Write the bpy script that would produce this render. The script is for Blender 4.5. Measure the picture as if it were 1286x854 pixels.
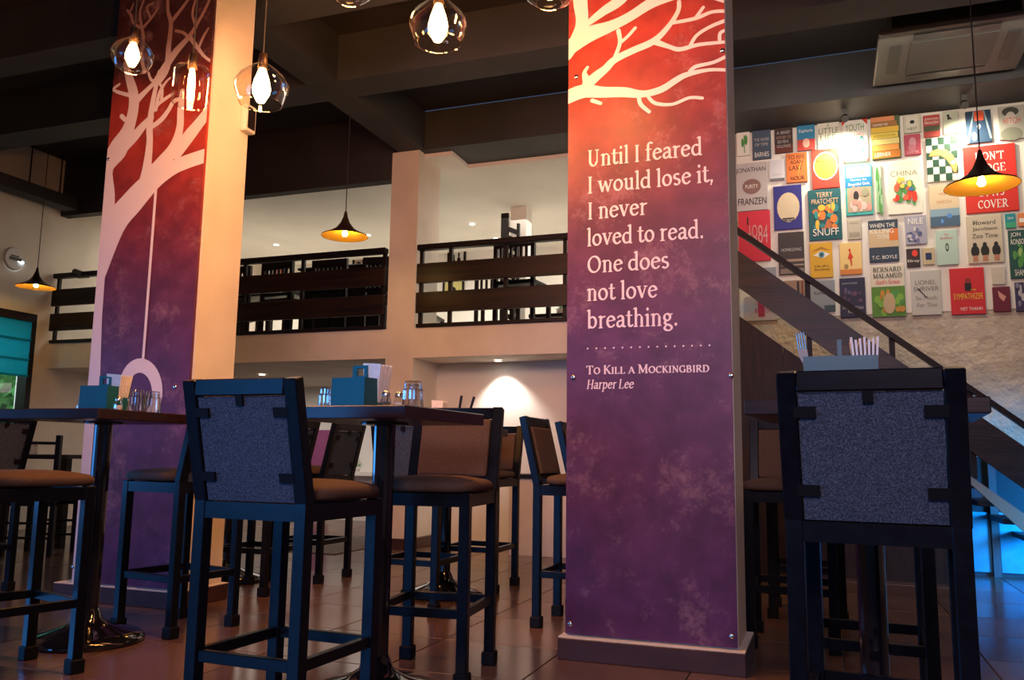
import bpy, bmesh, math, random
from mathutils import Vector, Matrix
random.seed(7)
S = bpy.context.scene
for o in list(bpy.data.objects): bpy.data.objects.remove(o)
PI = math.pi
# ------------------------------------------------------------------ camera
CX, CY, F, H = 643., 427., 1065., .87
PITCH, ROLL, YAW = math.radians(7.89), math.radians(.846), math.radians(20.2)
cp, sp, cr, sr, cy_, sy_ = math.cos(PITCH), math.sin(PITCH), math.cos(ROLL), math.sin(ROLL), math.cos(YAW), math.sin(YAW)
M3 = Matrix(((cr,-sr,0),(sr,cr,0),(0,0,1))) @ Matrix(((1,0,0),(0,cp,sp),(0,-sp,cp))) @ Matrix(((cy_,0,sy_),(0,1,0),(-sy_,0,cy_)))
WC = Matrix([[M3[i][0], M3[i][2], -M3[i][1]] for i in range(3)])     # world -> (right, down, forward)
EYE = Vector((0, 0, H))
cam = bpy.data.cameras.new('camera'); cam.sensor_width = 36; cam.lens = 36*F/1286; cam.clip_end = 200
co = bpy.data.objects.new('camera', cam); S.collection.objects.link(co)
r_, d_, f_ = Vector(WC[0]), Vector(WC[1]), Vector(WC[2])
co.matrix_world = Matrix.Translation(EYE) @ Matrix((r_, -d_, -f_)).transposed().to_4x4()
S.camera = co
def ray(x, y): return WC.transposed() @ Vector(((x-CX)/F, (y-CY)/F, 1.))
def onz(x, y, z): d = ray(x, y); return EYE + d*((z-H)/d.z)
def ony(x, y, Y): d = ray(x, y); return EYE + d*(Y/d.y)
def onx(x, y, X): d = ray(x, y); return EYE + d*(X/d.x)
# ------------------------------------------------------------------ world and exposure
S.view_settings.view_transform = 'Standard'; S.view_settings.look = 'None'
S.view_settings.exposure = 0.28; S.view_settings.gamma = 1; S.view_settings.use_curve_mapping = False
w = bpy.data.worlds.new('world'); S.world = w; w.use_nodes = True
w.node_tree.nodes['Background'].inputs[0].default_value = (.30, .48, .85, 1)
w.node_tree.nodes['Background'].inputs[1].default_value = .10
# ------------------------------------------------------------------ lights
def light(name, kind, loc, energy, col, size=.1, size_y=None, to=None, spot=None, blend=.5, spread=None):
    l = bpy.data.lights.new(name, kind); l.energy = energy; l.color = col
    if kind == 'AREA':
        l.size = size
        if spread: l.spread = math.radians(spread)
        if size_y: l.shape = 'RECTANGLE'; l.size_y = size_y
    else: l.shadow_soft_size = size
    if spot: l.spot_size = math.radians(spot); l.spot_blend = blend
    o = bpy.data.objects.new(name, l); S.collection.objects.link(o); o.location = loc
    if to is not None: o.rotation_euler = (Vector(to)-Vector(loc)).to_track_quat('-Z', 'Y').to_euler()
    return o
BLUE = (.05, .34, 1.)
WARM = (1., .37, .09)
SOFT = (1., .92, .79)
light('assumed_blue_fill_behind', 'AREA', (-4.6, -2.6, 1.2), 22, BLUE, 2.6, 1.6, to=(-1.6, 3, .6), spread=75)  # assumed blue window daylight from behind the camera; no window is built there
light('assumed_blue_fill_left', 'AREA', (-8.2, 2.3, 1.3), 26, BLUE, 3.2, 1.5, to=(-2, 3.2, .2), spread=70)  # blue daylight assumed from further windows on the left, which are not built
light('assumed_fill_behind_right', 'AREA', (.4, -2.6, 3.3), 29, (.92, .70, .88), 2.0, 1.4, to=(-.8, 3.7, 1.0), spread=70)  # assumed pinkish light on the quote column, no window modelled behind right
light('assumed_blue_fill_right', 'AREA', (2.9, 6.2, .75), 27, (.02, .40, 1.), .7, .9, to=(1.3, 7.8, .15), spread=60)  # assumed blue side light for the low counter, right wall has no window
light('mezzanine_fill', 'AREA', (-5.6, 9.3, 3.7), 60, SOFT, 5.4, 2.4, to=(-5.6, 9.3, 2))  # added fill to brighten the upstairs walls, no fitting there
light('mezzanine_fill_far', 'AREA', (-2.0, 9.6, 3.7), 42, SOFT, 2.6, 2.4, to=(-2.0, 9.6, 2))  # second added fill, for the right part of the mezzanine
light('lower_room_fill', 'AREA', (-6.0, 9.0, 1.76), 22, (1., .9, .8), 3.4, 1.4, to=(-6.0, 9.0, 0))  # unseen fill added under the slab, not a fitting
light('hall_fill', 'AREA', (-1.95, 3.95, 3.3), 30, (1., .40, .17), 2.6, .6, to=(-2.2, 7.0, 1.2))  # added warm fill for the mezzanine front, no lamp hangs here
# ------------------------------------------------------------------ mesh helpers
COL = S.collection
class MB:
    def __init__(s): s.v = []; s.f = []; s.m = []
    def add(s, vs, fs, mi=0):
        n = len(s.v); s.v += [tuple(v) for v in vs]; s.f += [tuple(i+n for i in f) for f in fs]; s.m += [mi]*len(fs); return s
    def box(s, a, b, mi=0, R=None):
        x0, y0, z0 = a; x1, y1, z1 = b
        vs = [Vector(p) for p in ((x0,y0,z0),(x1,y0,z0),(x1,y1,z0),(x0,y1,z0),(x0,y0,z1),(x1,y0,z1),(x1,y1,z1),(x0,y1,z1))]
        if R is not None: vs = [R @ v for v in vs]
        s.add(vs, [(3,2,1,0),(4,5,6,7),(0,1,5,4),(1,2,6,5),(2,3,7,6),(3,0,4,7)], mi); return s
    def bar(s, p, q, wx, wy, side=(1,0,0), mi=0):
        p = Vector(p); q = Vector(q); d = (q-p).normalized(); a = Vector(side); a = (a-d*a.dot(d)).normalized(); b = d.cross(a)
        a *= wx/2; b *= wy/2
        vs = [p-a-b, p+a-b, p+a+b, p-a+b, q-a-b, q+a-b, q+a+b, q-a+b]
        s.add(vs, [(3,2,1,0),(4,5,6,7),(0,1,5,4),(1,2,6,5),(2,3,7,6),(3,0,4,7)], mi); return s
    def tube(s, pts, r, n=8, mi=0):
        pts = [Vector(p) for p in pts]; rr = r if isinstance(r, (list, tuple)) else [r]*len(pts); base = len(s.v); vs = []
        for i, p in enumerate(pts):
            d = (pts[min(i+1, len(pts)-1)]-pts[max(i-1, 0)]).normalized()
            a = d.orthogonal().normalized() if i == 0 else (pa-d*pa.dot(d)).normalized()
            pa = a; b = d.cross(a)
            vs += [p+(a*math.cos(2*PI*k/n)+b*math.sin(2*PI*k/n))*rr[i] for k in range(n)]
        fs = [(i*n+k, i*n+(k+1)%n, (i+1)*n+(k+1)%n, (i+1)*n+k) for i in range(len(pts)-1) for k in range(n)]
        fs += [tuple(range(n))[::-1], tuple((len(pts)-1)*n+k for k in range(n))]
        s.add(vs, fs, mi); return s
    def lathe(s, prof, c=(0,0,0), n=24, mi=0, flute=0, nf=12):
        vs = []
        for r, z in prof:
            for k in range(n):
                a = 2*PI*k/n; q = r*(1-flute*(.5+.5*math.cos(nf*a)))
                vs.append((c[0]+q*math.cos(a), c[1]+q*math.sin(a), c[2]+z))
        fs = [(i*n+k, i*n+(k+1)%n, (i+1)*n+(k+1)%n, (i+1)*n+k) for i in range(len(prof)-1) for k in range(n)]
        s.add(vs, fs, mi); return s
    def poly(s, pts, mi=0): s.add(pts, [tuple(range(len(pts)))], mi); return s
    def build(s, name, mat, parent=None, bevel=0, smooth=False, seg=1):
        me = bpy.data.meshes.new(name); me.from_pydata(s.v, [], s.f)
        mats = mat if isinstance(mat, list) else [mat]
        for m in mats: me.materials.append(m)
        if len(mats) > 1: me.polygons.foreach_set('material_index', s.m)
        if bevel:
            bm = bmesh.new(); bm.from_mesh(me)
            bmesh.ops.bevel(bm, geom=list(bm.edges), offset=bevel, segments=seg, affect='EDGES', profile=.6)
            bm.to_mesh(me); bm.free()
        if smooth: me.polygons.foreach_set('use_smooth', [True]*len(me.polygons))
        me.update()
        o = bpy.data.objects.new(name, me); COL.objects.link(o)
        if parent is not None: o.parent = parent
        return o
def tag(o, label, cat, group=None, kind=None):
    o['label'] = label; o['category'] = cat
    if group: o['group'] = group
    if kind: o['kind'] = kind
    return o
def thing(name, label, cat, loc=(0,0,0), rz=0, group=None):
    o = bpy.data.objects.new(name, None); o.empty_display_size = .1; COL.objects.link(o)
    o.location = loc; o.rotation_euler = (0, 0, rz); return tag(o, label, cat, group)
def struct(o): o['kind'] = 'structure'; return o
def kids(o): return [c for c in bpy.data.objects if c.parent is o]
def copy_tree(o, parent=None):
    c = o.copy(); COL.objects.link(c)
    if parent is not None: c.parent = parent
    for ch in CH.get(o.name, ()): copy_tree(ch, c)
    return c
CH = {}
def index(o):
    for c in list(o.children_recursive) + [o]: CH[c.name] = list(c.children)
def again(o, label, loc, rz):
    if o.name not in CH: bpy.context.view_layer.update(); index(o)
    c = copy_tree(o); c.location = loc; c.rotation_euler = (0, 0, rz); c['label'] = label; return c
# ------------------------------------------------------------------ materials
def mat(name, col, rough=.5, metal=0, spec=.5, **k):
    m = bpy.data.materials.new(name); m.use_nodes = True; b = m.node_tree.nodes['Principled BSDF']
    b.inputs['Base Color'].default_value = (*col, 1); b.inputs['Roughness'].default_value = rough
    b.inputs['Metallic'].default_value = metal; b.inputs['Specular IOR Level'].default_value = spec
    if k.get('emit'): b.inputs['Emission Color'].default_value = (*k['emit'], 1); b.inputs['Emission Strength'].default_value = k['es']
    if k.get('coat'): b.inputs['Coat Weight'].default_value = k['coat']; b.inputs['Coat Roughness'].default_value = .08
    return m
def N(m, t, **k):
    n = m.node_tree.nodes.new(t)
    for a, v in k.items(): setattr(n, a, v)
    return n
def L(m, a, b): m.node_tree.links.new(a, b)
def noisy(m, c1, c2, scale=5, detail=4, lo=.35, hi=.65, bump=0, bscale=None, stretch=None, space='Object', bdist=.01):
    b = m.node_tree.nodes['Principled BSDF']; tc = N(m, 'ShaderNodeTexCoord'); mp = N(m, 'ShaderNodeMapping')
    L(m, tc.outputs[space], mp.inputs[0])
    if stretch: mp.inputs['Scale'].default_value = stretch
    no = N(m, 'ShaderNodeTexNoise'); no.inputs['Scale'].default_value = scale; no.inputs['Detail'].default_value = detail
    L(m, mp.outputs[0], no.inputs['Vector']); r = N(m, 'ShaderNodeValToRGB')
    r.color_ramp.elements[0].position = lo; r.color_ramp.elements[0].color = (*c1, 1)
    r.color_ramp.elements[1].position = hi; r.color_ramp.elements[1].color = (*c2, 1)
    L(m, no.outputs[0], r.inputs[0]); L(m, r.outputs[0], b.inputs['Base Color'])
    if bump:
        n2 = N(m, 'ShaderNodeTexNoise'); n2.inputs['Scale'].default_value = bscale or scale; n2.inputs['Detail'].default_value = 5
        L(m, mp.outputs[0], n2.inputs['Vector']); bp = N(m, 'ShaderNodeBump'); bp.inputs['Strength'].default_value = bump
        bp.inputs['Distance'].default_value = bdist; L(m, n2.outputs[0], bp.inputs['Height']); L(m, bp.outputs[0], b.inputs['Normal'])
    return m
plaster = noisy(mat('cream_plaster', (.66,.60,.52), .8), (.62,.56,.48), (.72,.66,.57), 2, bump=.25, bscale=60, bdist=.004)
rough_plaster = noisy(mat('rough_plaster', (.6,.54,.42), .85), (.46,.42,.33), (.62,.56,.45), 4, bump=.9, bscale=16, bdist=.03)
white_wall = noisy(mat('white_wall', (.75,.73,.69), .7), (.72,.70,.66), (.78,.76,.72), 1.5)
ceil_dark = noisy(mat('charcoal_ceiling', (.02,.02,.024), .8), (.016,.014,.016), (.028,.023,.024), 1.2)
beam_dark = noisy(mat('slate_beam_paint', (.06,.06,.07), .7), (.03,.032,.038), (.045,.046,.052), 1.5)
bulk_dark = noisy(mat('bulkhead_paint', (.03,.026,.028), .75), (.024,.02,.022), (.036,.03,.032), 1.5)
board_wood = noisy(mat('dark_stained_board', (.05,.02,.012), .36, spec=.3), (.006,.003,.003), (.028,.011,.006), 3, 8, .35, .7, bump=.15, bscale=14, stretch=(.6,6,6))
frame_dark = mat('dark_brown_rail', (.010,.006,.006), .45, spec=.2)
tile_mat = noisy(mat('brown_floor_tile', (.16,.07,.045), .2, spec=.6), (.105,.050,.034), (.165,.080,.054), 2.2, 6, .3, .7, bump=.06, bscale=5, space='Generated')
tile_mats = [noisy(mat('brown_floor_tile', (.1,.05,.03), .17+.04*i, spec=.6), (.078+.008*i,.043+.005*i,.032+.003*i), (.122+.012*i,.068+.006*i,.050+.004*i), 2.6, 6, .3, .7, bump=.05, bscale=3) for i in range(3)]
grout = mat('dark_grout', (.05,.03,.022), .8)
skirt = noisy(mat('maroon_skirting_tile', (.05,.022,.022), .35), (.042,.018,.018), (.065,.028,.026), 4)
metal_black = noisy(mat('black_painted_frame', (.012,.012,.016), .30, spec=.16), (.0025,.0028,.005), (.004,.005,.008), 30, bump=.08, bscale=60, bdist=.002)
cap_mat = mat('rubber_foot', (.005,.005,.006), .6, spec=.12)
gloss_black = mat('gloss_black_base', (.006,.006,.008), .08, spec=.8)
wood_top = noisy(mat('mahogany_table_top', (.03,.012,.012), .3, spec=.35), (.012,.006,.007), (.028,.011,.010), 6, 6, stretch=(1,8,8), bump=.05)
fab = noisy(mat('brown_fabric', (.13,.065,.04), .85, spec=.25), (.060,.034,.022), (.092,.052,.034), 240, 3, bump=.3, bscale=220, bdist=.002)
fab_back = noisy(mat('speckled_grey_fabric', (.12,.13,.15), .8, spec=.3), (.018,.026,.042), (.085,.105,.145), 260, 2, .42, .72, bump=.3, bscale=200, bdist=.002)
teal = mat('teal_laminate', (.004,.085,.11), .4)
paper = noisy(mat('napkin_paper', (.78,.72,.66), .8), (.74,.68,.62), (.82,.77,.71), 40)
steel = mat('polished_steel', (.6,.58,.55), .22, 1)
salt = mat('salt', (.8,.8,.78), .7)
pepper = noisy(mat('pepper', (.05,.04,.03), .8), (.03,.025,.02), (.2,.17,.14), 200)
gold_in = mat('gold_leaf_inside', (.95,.50,.06), .5, .7)
lamp_out = mat('dark_bronze_shade', (.05,.028,.018), .4, .5)
cord_mat = mat('cord', (.02,.015,.012), .6)
def emis(name, col, s):
    m = bpy.data.materials.new(name); m.use_nodes = True; nt = m.node_tree; nt.nodes.clear()
    e = nt.nodes.new('ShaderNodeEmission'); e.inputs[0].default_value = (*col, 1); e.inputs[1].default_value = s
    o = nt.nodes.new('ShaderNodeOutputMaterial'); nt.links.new(e.outputs[0], o.inputs[0]); return m
bulb_mat = emis('glowing_bulb', (1., .60, .20), 90)
down_mat = emis('downlight_lens', (1., .9, .72), 14)
cone_bulb = emis('cone_lamp_bulb', (1., .62, .18), 110)
def thin_glass(name, tint, refl=.25, rough=.03):
    m = bpy.data.materials.new(name); m.use_nodes = True; nt = m.node_tree; nt.nodes.clear()
    t = nt.nodes.new('ShaderNodeBsdfTransparent'); t.inputs[0].default_value = (*tint, 1)
    g = nt.nodes.new('ShaderNodeBsdfGlossy'); g.inputs['Roughness'].default_value = rough; g.inputs[0].default_value = (1,1,1,1)
    lw = nt.nodes.new('ShaderNodeLayerWeight'); lw.inputs[0].default_value = refl
    mx = nt.nodes.new('ShaderNodeMixShader'); o = nt.nodes.new('ShaderNodeOutputMaterial')
    nt.links.new(lw.outputs['Facing'], mx.inputs[0]); nt.links.new(t.outputs[0], mx.inputs[1]); nt.links.new(g.outputs[0], mx.inputs[2]); nt.links.new(mx.outputs[0], o.inputs[0]); return m
shade_glass = thin_glass('clear_shade_glass', (.98,.93,.84), .14)
tumbler_glass = thin_glass('tumbler_glass', (.90,.88,.86), .3)
pane_glass = thin_glass('window_glass', (.9,.95,.97), .1)
# mural print: maroon at the very top, brick red below, purple at the foot
def print_mat():
    m = mat('mural_print', (.3,.03,.03), .42, spec=.35); b = m.node_tree.nodes['Principled BSDF']
    g = N(m, 'ShaderNodeNewGeometry'); sx = N(m, 'ShaderNodeSeparateXYZ'); L(m, g.outputs['Position'], sx.inputs[0])
    mr = N(m, 'ShaderNodeMapRange'); mr.inputs[1].default_value = 0; mr.inputs[2].default_value = 4.3; L(m, sx.outputs[2], mr.inputs[0])
    n0 = N(m, 'ShaderNodeTexNoise'); n0.inputs['Scale'].default_value = 2.2; n0.inputs['Detail'].default_value = 5; L(m, g.outputs['Position'], n0.inputs['Vector'])
    ad = N(m, 'ShaderNodeMath', operation='MULTIPLY_ADD'); L(m, n0.outputs[0], ad.inputs[0]); ad.inputs[1].default_value = .09; L(m, mr.outputs[0], ad.inputs[2])
    sb = N(m, 'ShaderNodeMath', operation='SUBTRACT'); L(m, ad.outputs[0], sb.inputs[0]); sb.inputs[1].default_value = .045
    r = N(m, 'ShaderNodeValToRGB'); e = r.color_ramp.elements; e[0].position = 0; e[0].color = (.085,.022,.075,1); e[1].position = 1; e[1].color = (.03,.012,.014,1)
    for p, c in ((.33,(.095,.025,.072)),(.44,(.115,.026,.052)),(.54,(.20,.026,.030)),(.66,(.33,.036,.022)),(.715,(.30,.034,.022)),(.755,(.05,.014,.014))):
        q = e.new(p); q.color = (*c, 1)
    L(m, sb.outputs[0], r.inputs[0])
    n1 = N(m, 'ShaderNodeTexNoise'); n1.inputs['Scale'].default_value = 3.2; n1.inputs['Detail'].default_value = 12; n1.inputs['Roughness'].default_value = .85; L(m, g.outputs['Position'], n1.inputs['Vector'])
    r1 = N(m, 'ShaderNodeValToRGB'); r1.color_ramp.elements[0].position = .53; r1.color_ramp.elements[0].color = (0,0,0,1); r1.color_ramp.elements[1].position = .74; r1.color_ramp.elements[1].color = (.5,.5,.5,1)
    L(m, n1.outputs[0], r1.inputs[0]); n2 = N(m, 'ShaderNodeTexNoise'); n2.inputs['Scale'].default_value = 9; n2.inputs['Detail'].default_value = 6; L(m, g.outputs['Position'], n2.inputs['Vector'])
    r2 = N(m, 'ShaderNodeValToRGB'); r2.color_ramp.elements[0].position = .3; r2.color_ramp.elements[0].color = (.72,.72,.72,1); r2.color_ramp.elements[1].position = .7; r2.color_ramp.elements[1].color = (1.2,1.2,1.2,1)
    L(m, n2.outputs[0], r2.inputs[0])
    mu = N(m, 'ShaderNodeMix', data_type='RGBA', blend_type='MULTIPLY'); mu.inputs[0].default_value = 1; L(m, r.outputs[0], mu.inputs[6]); L(m, r2.outputs[0], mu.inputs[7])
    mx = N(m, 'ShaderNodeMix', data_type='RGBA'); L(m, r1.outputs[0], mx.inputs[0]); L(m, mu.outputs[2], mx.inputs[6]); mx.inputs[7].default_value = (.55,.30,.30,1)
    L(m, mx.outputs[2], b.inputs['Base Color']); return m
mural = print_mat()
mural_white = mat('mural_white_ink', (.72,.62,.62), .5, spec=.3)
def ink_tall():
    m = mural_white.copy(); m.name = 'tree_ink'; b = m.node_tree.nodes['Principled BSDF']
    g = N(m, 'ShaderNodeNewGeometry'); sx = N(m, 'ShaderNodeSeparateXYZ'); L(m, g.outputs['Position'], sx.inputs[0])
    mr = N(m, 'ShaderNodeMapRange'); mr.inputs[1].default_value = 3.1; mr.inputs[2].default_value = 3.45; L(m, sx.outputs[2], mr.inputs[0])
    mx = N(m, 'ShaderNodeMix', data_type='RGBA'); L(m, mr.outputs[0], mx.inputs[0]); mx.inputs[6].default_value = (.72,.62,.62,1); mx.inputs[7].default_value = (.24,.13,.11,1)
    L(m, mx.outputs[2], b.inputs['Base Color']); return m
tree_ink = ink_tall()
letter_ink = mat('pale_lettering', (.80,.62,.62), .5, spec=.3)
FLAT = {}
def flat(c):
    k = tuple(round(v, 3) for v in c)
    if k not in FLAT: FLAT[k] = mat('printed_ink', k, .55, spec=.3)
    return FLAT[k]
# ------------------------------------------------------------------ the setting
ZC, ZB = 4.3, 3.9                 # ceiling and beam undersides
fl = struct(MB().box((-9.5,-4,-.06), (4,12,-.006)).build('floor', grout))
T = .6; protos = []
for k in range(3):
    protos.append(MB().box((0,0,-.005), (T-.006, T-.006, 0)).build('floor_tile', tile_mats[k], fl, bevel=.0015).data)
for o in list(bpy.data.objects):
    if o.name.startswith('floor_tile'): bpy.data.objects.remove(o)
rest = MB()
for i in range(-16, 7):
    for j in range(-7, 20):
        x, y = i*T+.05, j*T+.28
        if -14 <= i <= 3 and 2 <= j <= 14:
            o = bpy.data.objects.new('floor_tile', random.choice(protos)); COL.objects.link(o); o.location = (x, y, 0); o.parent = fl
            o.rotation_euler = (random.uniform(-.0006,.0006), random.uniform(-.0006,.0006), 0)
        else: rest.box((x, y, -.005), (x+T-.006, y+T-.006, 0))
o = rest.build('outer_tiles', tile_mats[1], fl); o['kind'] = 'stuff'
struct(MB().box((-9,-4,ZC), (4,7.3,ZC+.1)).build('ceiling', ceil_dark))
def trim(n, mb, m): return struct(mb.build('trim_%d' % n, m))
trim(1, MB().box((-8.4,5.68,ZB), (4,6.0,ZC)), beam_dark)
trim(2, MB().box((-8.4,4.5,ZB), (4,4.75,ZC)), beam_dark)
trim(3, MB().box((-3.93,6.001,ZB), (-3.65,7.3,ZC)).box((-3.93,4.751,ZB), (-3.65,5.679,ZC)), beam_dark)
trim(4, MB().box((-3.7,7.32,ZB), (4,7.84,ZC)), beam_dark)
trim(5, MB().box((-8.4,7.3,3.62), (-4.0,7.42,ZC)), bulk_dark)
# left wall with the blind window
wy0, wy1, wz0, wz1 = 4.6, 7.08, .9, 2.40
lw = MB()
lw.box((-8.6,-4,0), (-8.4,wy0,ZC)).box((-8.6,wy1,0), (-8.4,12,ZC)).box((-8.6,wy0,0), (-8.4,wy1,wz0)).box((-8.6,wy0,wz1), (-8.4,wy1,ZC))
struct(lw.build('wall_left', plaster))
win = struct(MB().box((-8.5,wy0,wz0), (-8.38,wy0+.06,wz1)).box((-8.5,wy1-.07,wz0), (-8.36,wy1,wz1)).box((-8.5,wy0+.06,wz0), (-8.36,wy1-.07,wz0+.06)).box((-8.5,wy0+.06,wz1-.07), (-8.36,wy1-.07,wz1)).box((-8.48,5.8,wz0+.06), (-8.42,5.85,wz1-.07)).build('window_1', frame_dark))
MB().box((-8.47,wy0+.06,wz0+.06), (-8.465,wy1-.07,wz1-.07)).build('pane', pane_glass, win)
# roman blind: folded strips of teal cloth
bl_m = noisy(mat('teal_blind_cloth', (.01,.16,.20), .7, emit=(.0,.11,.15), es=.0), (.008,.12,.16), (.015,.19,.23), 20)
tb = N(bl_m, 'ShaderNodeBsdfTranslucent'); tb.inputs[0].default_value = (.02,.55,.62,1); bmx = N(bl_m, 'ShaderNodeMixShader'); bmx.inputs[0].default_value = .6
L(bl_m, bl_m.node_tree.nodes['Principled BSDF'].outputs[0], bmx.inputs[1]); L(bl_m, tb.outputs[0], bmx.inputs[2]); L(bl_m, bmx.outputs[0], bl_m.node_tree.nodes['Material Output'].inputs[0])
light('daylight_on_blind', 'AREA', (-9.25, 5.9, 2.5), 24, (.85,.95,1.), 2.2, 1.0, to=(-8.4, 5.9, 1.9))
blind = thing('roman_blind', 'teal roman blind half lowered over the left wall window', 'blind', (-8.34, wy0+.07, 0))
Lb = wy1-wy0-.15
for z0, z1 in ((2.08,2.32),(1.86,2.08),(1.68,1.86)):
    MB().add([(0,0,z0),(0,Lb,z0),(.03,Lb,z0+.02),(.03,0,z0+.02),(0,0,z1),(0,Lb,z1),(-.012,0,z0),(-.012,Lb,z0),(-.012,0,z1),(-.012,Lb,z1)],
             [(0,1,5,4),(0,3,2,1),(6,8,9,7),(4,5,9,8),(6,7,1,0)]).build('blind_fold', bl_m, blind)
MB().box((-.015,0,2.30), (.03,Lb,2.335)).build('head_rail', frame_dark, blind)
# outside greenery
leaf = noisy(mat('garden_leaf', (.08,.3,.05), .6), (.03,.16,.03), (.16,.42,.10), 8)
light('garden_light', 'AREA', (-9.3, 5.6, 3.2), 160, (.75,.9,1.), 3.0, 1.0, to=(-10.3, 6.0, 1.3))
g = MB()
for i in range(420):
    c = Vector((-10.4+random.uniform(-.4,.4), random.uniform(4.2,9.5), random.uniform(.2,2.5))); a = Vector([random.uniform(-1,1) for _ in range(3)]).normalized()*.10; b = a.orthogonal().normalized()*.05
    g.poly([c-a, c+b, c+a, c-b])
hedge = thing('garden_hedge', 'bright green hedge outside the window below the teal blind', 'hedge', (0,0,0))
g.build('leaves', leaf, hedge)['kind'] = 'stuff'
MB().box((-10.9,4.0,0), (-10.7,9.8,2.6)).build('dark_core', leaf, hedge)
# mezzanine slab and walls
struct(MB().box((-8.4,7.3,1.81), (-4.0,12,2.1)).box((-4.0,7.62,1.81), (-3.7,12,2.1)).box((-3.7,7.3,1.81), (-.72,12,2.1)).build('mezzanine_floor', plaster))
struct(MB().box((-8.4,12,0), (4,12.1,ZC)).build('wall_back_upper', white_wall))
struct(MB().box((-8.4,7.43,3.86), (-3.4,12,3.95)).box((-3.4,7.85,3.86), (-.7,12,3.95)).build('mezzanine_ceiling', white_wall))
struct(MB().box((-8.39,10.2,0), (-3.9,10.3,1.81)).build('wall_lower_back', white_wall))
struct(MB().box((-3.98,7.8,0), (-3.7,10.2,1.81)).build('wall_lower_side', white_wall))
struct(MB().box((-3.7,7.85,0), (-.55,7.95,1.81)).build('wall_alcove', white_wall))
struct(MB().box((-.7,7.85,1.81), (-.55,7.95,ZB)).box((-.55,7.85,0), (4,7.95,ZC)).build('wall_books', rough_plaster))
struct(MB().box((-.7,7.951,2.1), (-.6,12,3.86)).build('wall_mezzanine_side', white_wall))
struct(MB().box((3.6,-4,0), (3.7,7.95,ZC)).build('wall_right', plaster))
# round corner pillar carrying the mezzanine
struct(MB().box((-4.0,7.3,0), (-3.7,7.62,ZB)).box((-4.0,7.621,2.1), (-3.7,7.8,ZB)).box((-4.0,7.621,0), (-3.7,7.8,1.81)).build('pillar_mezzanine', plaster, bevel=.0))
struct(MB().box((-4.03,7.27,0), (-3.67,7.82,.10)).build('baseboard_mezzanine', skirt, bevel=.004))
# low boxed-in bench front in the alcove
struct(MB().box((-2.72,7.38,0), (-.6,7.85,.69)).build('alcove_bench', plaster))
struct(MB().box((-2.76,7.34,.69), (-.6,7.85,.72)).build('trim_6', frame_dark))
# wall coverings of the two big columns
def column(tagname, x0, x1, y0, y1, bx0, bx1, by0, by1, n):
    c = struct(MB().box((x0,y0,0), (x1,y1,ZC)).build('column_'+tagname, plaster))
    b = MB().box((bx0,by0,0), (bx1,by1,.092))
    struct(b.build('baseboard_'+tagname, skirt, bevel=.003))
    struct(MB().box((bx0+.002,by0+.002,.0925), (bx1-.002,by1-.002,.097)).build('trim_%d' % n, plaster))
    return c
column('right', -1.10, -.362, 3.755, 4.12, -1.128, -.330, 3.70, 4.16, 7)
column('left', -4.235, -3.440, 3.985, 4.34, -4.33, -3.415, 3.94, 4.375, 8)
# ------------------------------------------------------------------ nib-drawn serif lettering
def A_(cx, cy, rx, ry, a0, a1, n=14): return [(cx+rx*math.cos(math.radians(a0+(a1-a0)*i/n)), cy+ry*math.sin(math.radians(a0+(a1-a0)*i/n))) for i in range(n+1)]
XH, CAP, ASC, DE = .48, .68, .74, -.22
def sf(x, y=.0, w=.075): return ('s', [(x-w, y+.018), (x+w, y+.018)])
def tl(x, y): return ('s', [(x-.10, y-.05), (x, y-.012)])
def V(x, y0, y1): return ('n', [(x, y0+.03), (x, y1-.03)])
G = {}
def gl(ch, adv, *st): G[ch] = (adv, st)
gl(' ', .23)
gl('I', .34, V(.17,0,CAP), sf(.17), sf(.17,CAP-.036))
gl('U', .68, ('n', [(.15,CAP-.03),(.15,.25)]+A_(.33,.25,.18,.22,180,300)+[(.50,.2)]), ('t', [(.51,CAP-.03),(.51,.16)]), sf(.15,CAP-.036), sf(.51,CAP-.036))
gl('O', .74, ('n', A_(.37,.34,.28,.31,0,360,28)))
gl('l', .28, V(.15,0,ASC), sf(.15), tl(.15,ASC))
gl('i', .28, V(.15,0,XH), sf(.15), tl(.15,XH), ('d', (.15,.66)))
gl('t', .34, ('n', [(.15,.60),(.15,.13)]+A_(.24,.12,.09,.09,180,300,6)+[(.32,.08)]), ('s', [(.03,XH-.03),(.30,XH-.03)]))
gl('n', .56, V(.15,0,XH), sf(.14), tl(.15,XH), ('t', [(.17,.36)]+A_(.30,.33,.13,.13,140,0,8)), ('n', [(.43,.35),(.43,.03)]), sf(.43))
gl('h', .56, V(.15,0,ASC), sf(.14), tl(.15,ASC), ('t', [(.17,.36)]+A_(.30,.33,.13,.13,140,0,8)), ('n', [(.43,.35),(.43,.03)]), sf(.43))
gl('r', .40, V(.15,0,XH), sf(.15,0,.085), tl(.15,XH), ('n', [(.17,.36),(.24,.43),(.34,.44)]))
gl('u', .56, ('n', [(.14,XH-.03),(.14,.16)]+A_(.26,.16,.12,.13,180,310,8)), V(.42,0,XH), tl(.14,XH), tl(.42,XH), ('s', [(.42,.02),(.50,.02)]))
gl('o', .54, ('n', A_(.27,.24,.19,.21,0,360,22)))
gl('e', .49, ('n', [(.08,.27),(.40,.30)][:0]+A_(.26,.24,.18,.21,20,320,20)), ('t', [(.10,.26),(.43,.30)]))
gl('a', .49, ('n', A_(.23,.33,.13,.12,150,0,8)+[(.36,.10),(.38,.04),(.45,.03)]), ('n', [(.36,.29),(.20,.25)]+A_(.19,.14,.11,.11,100,330,10)+[(.35,.14)]))
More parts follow.
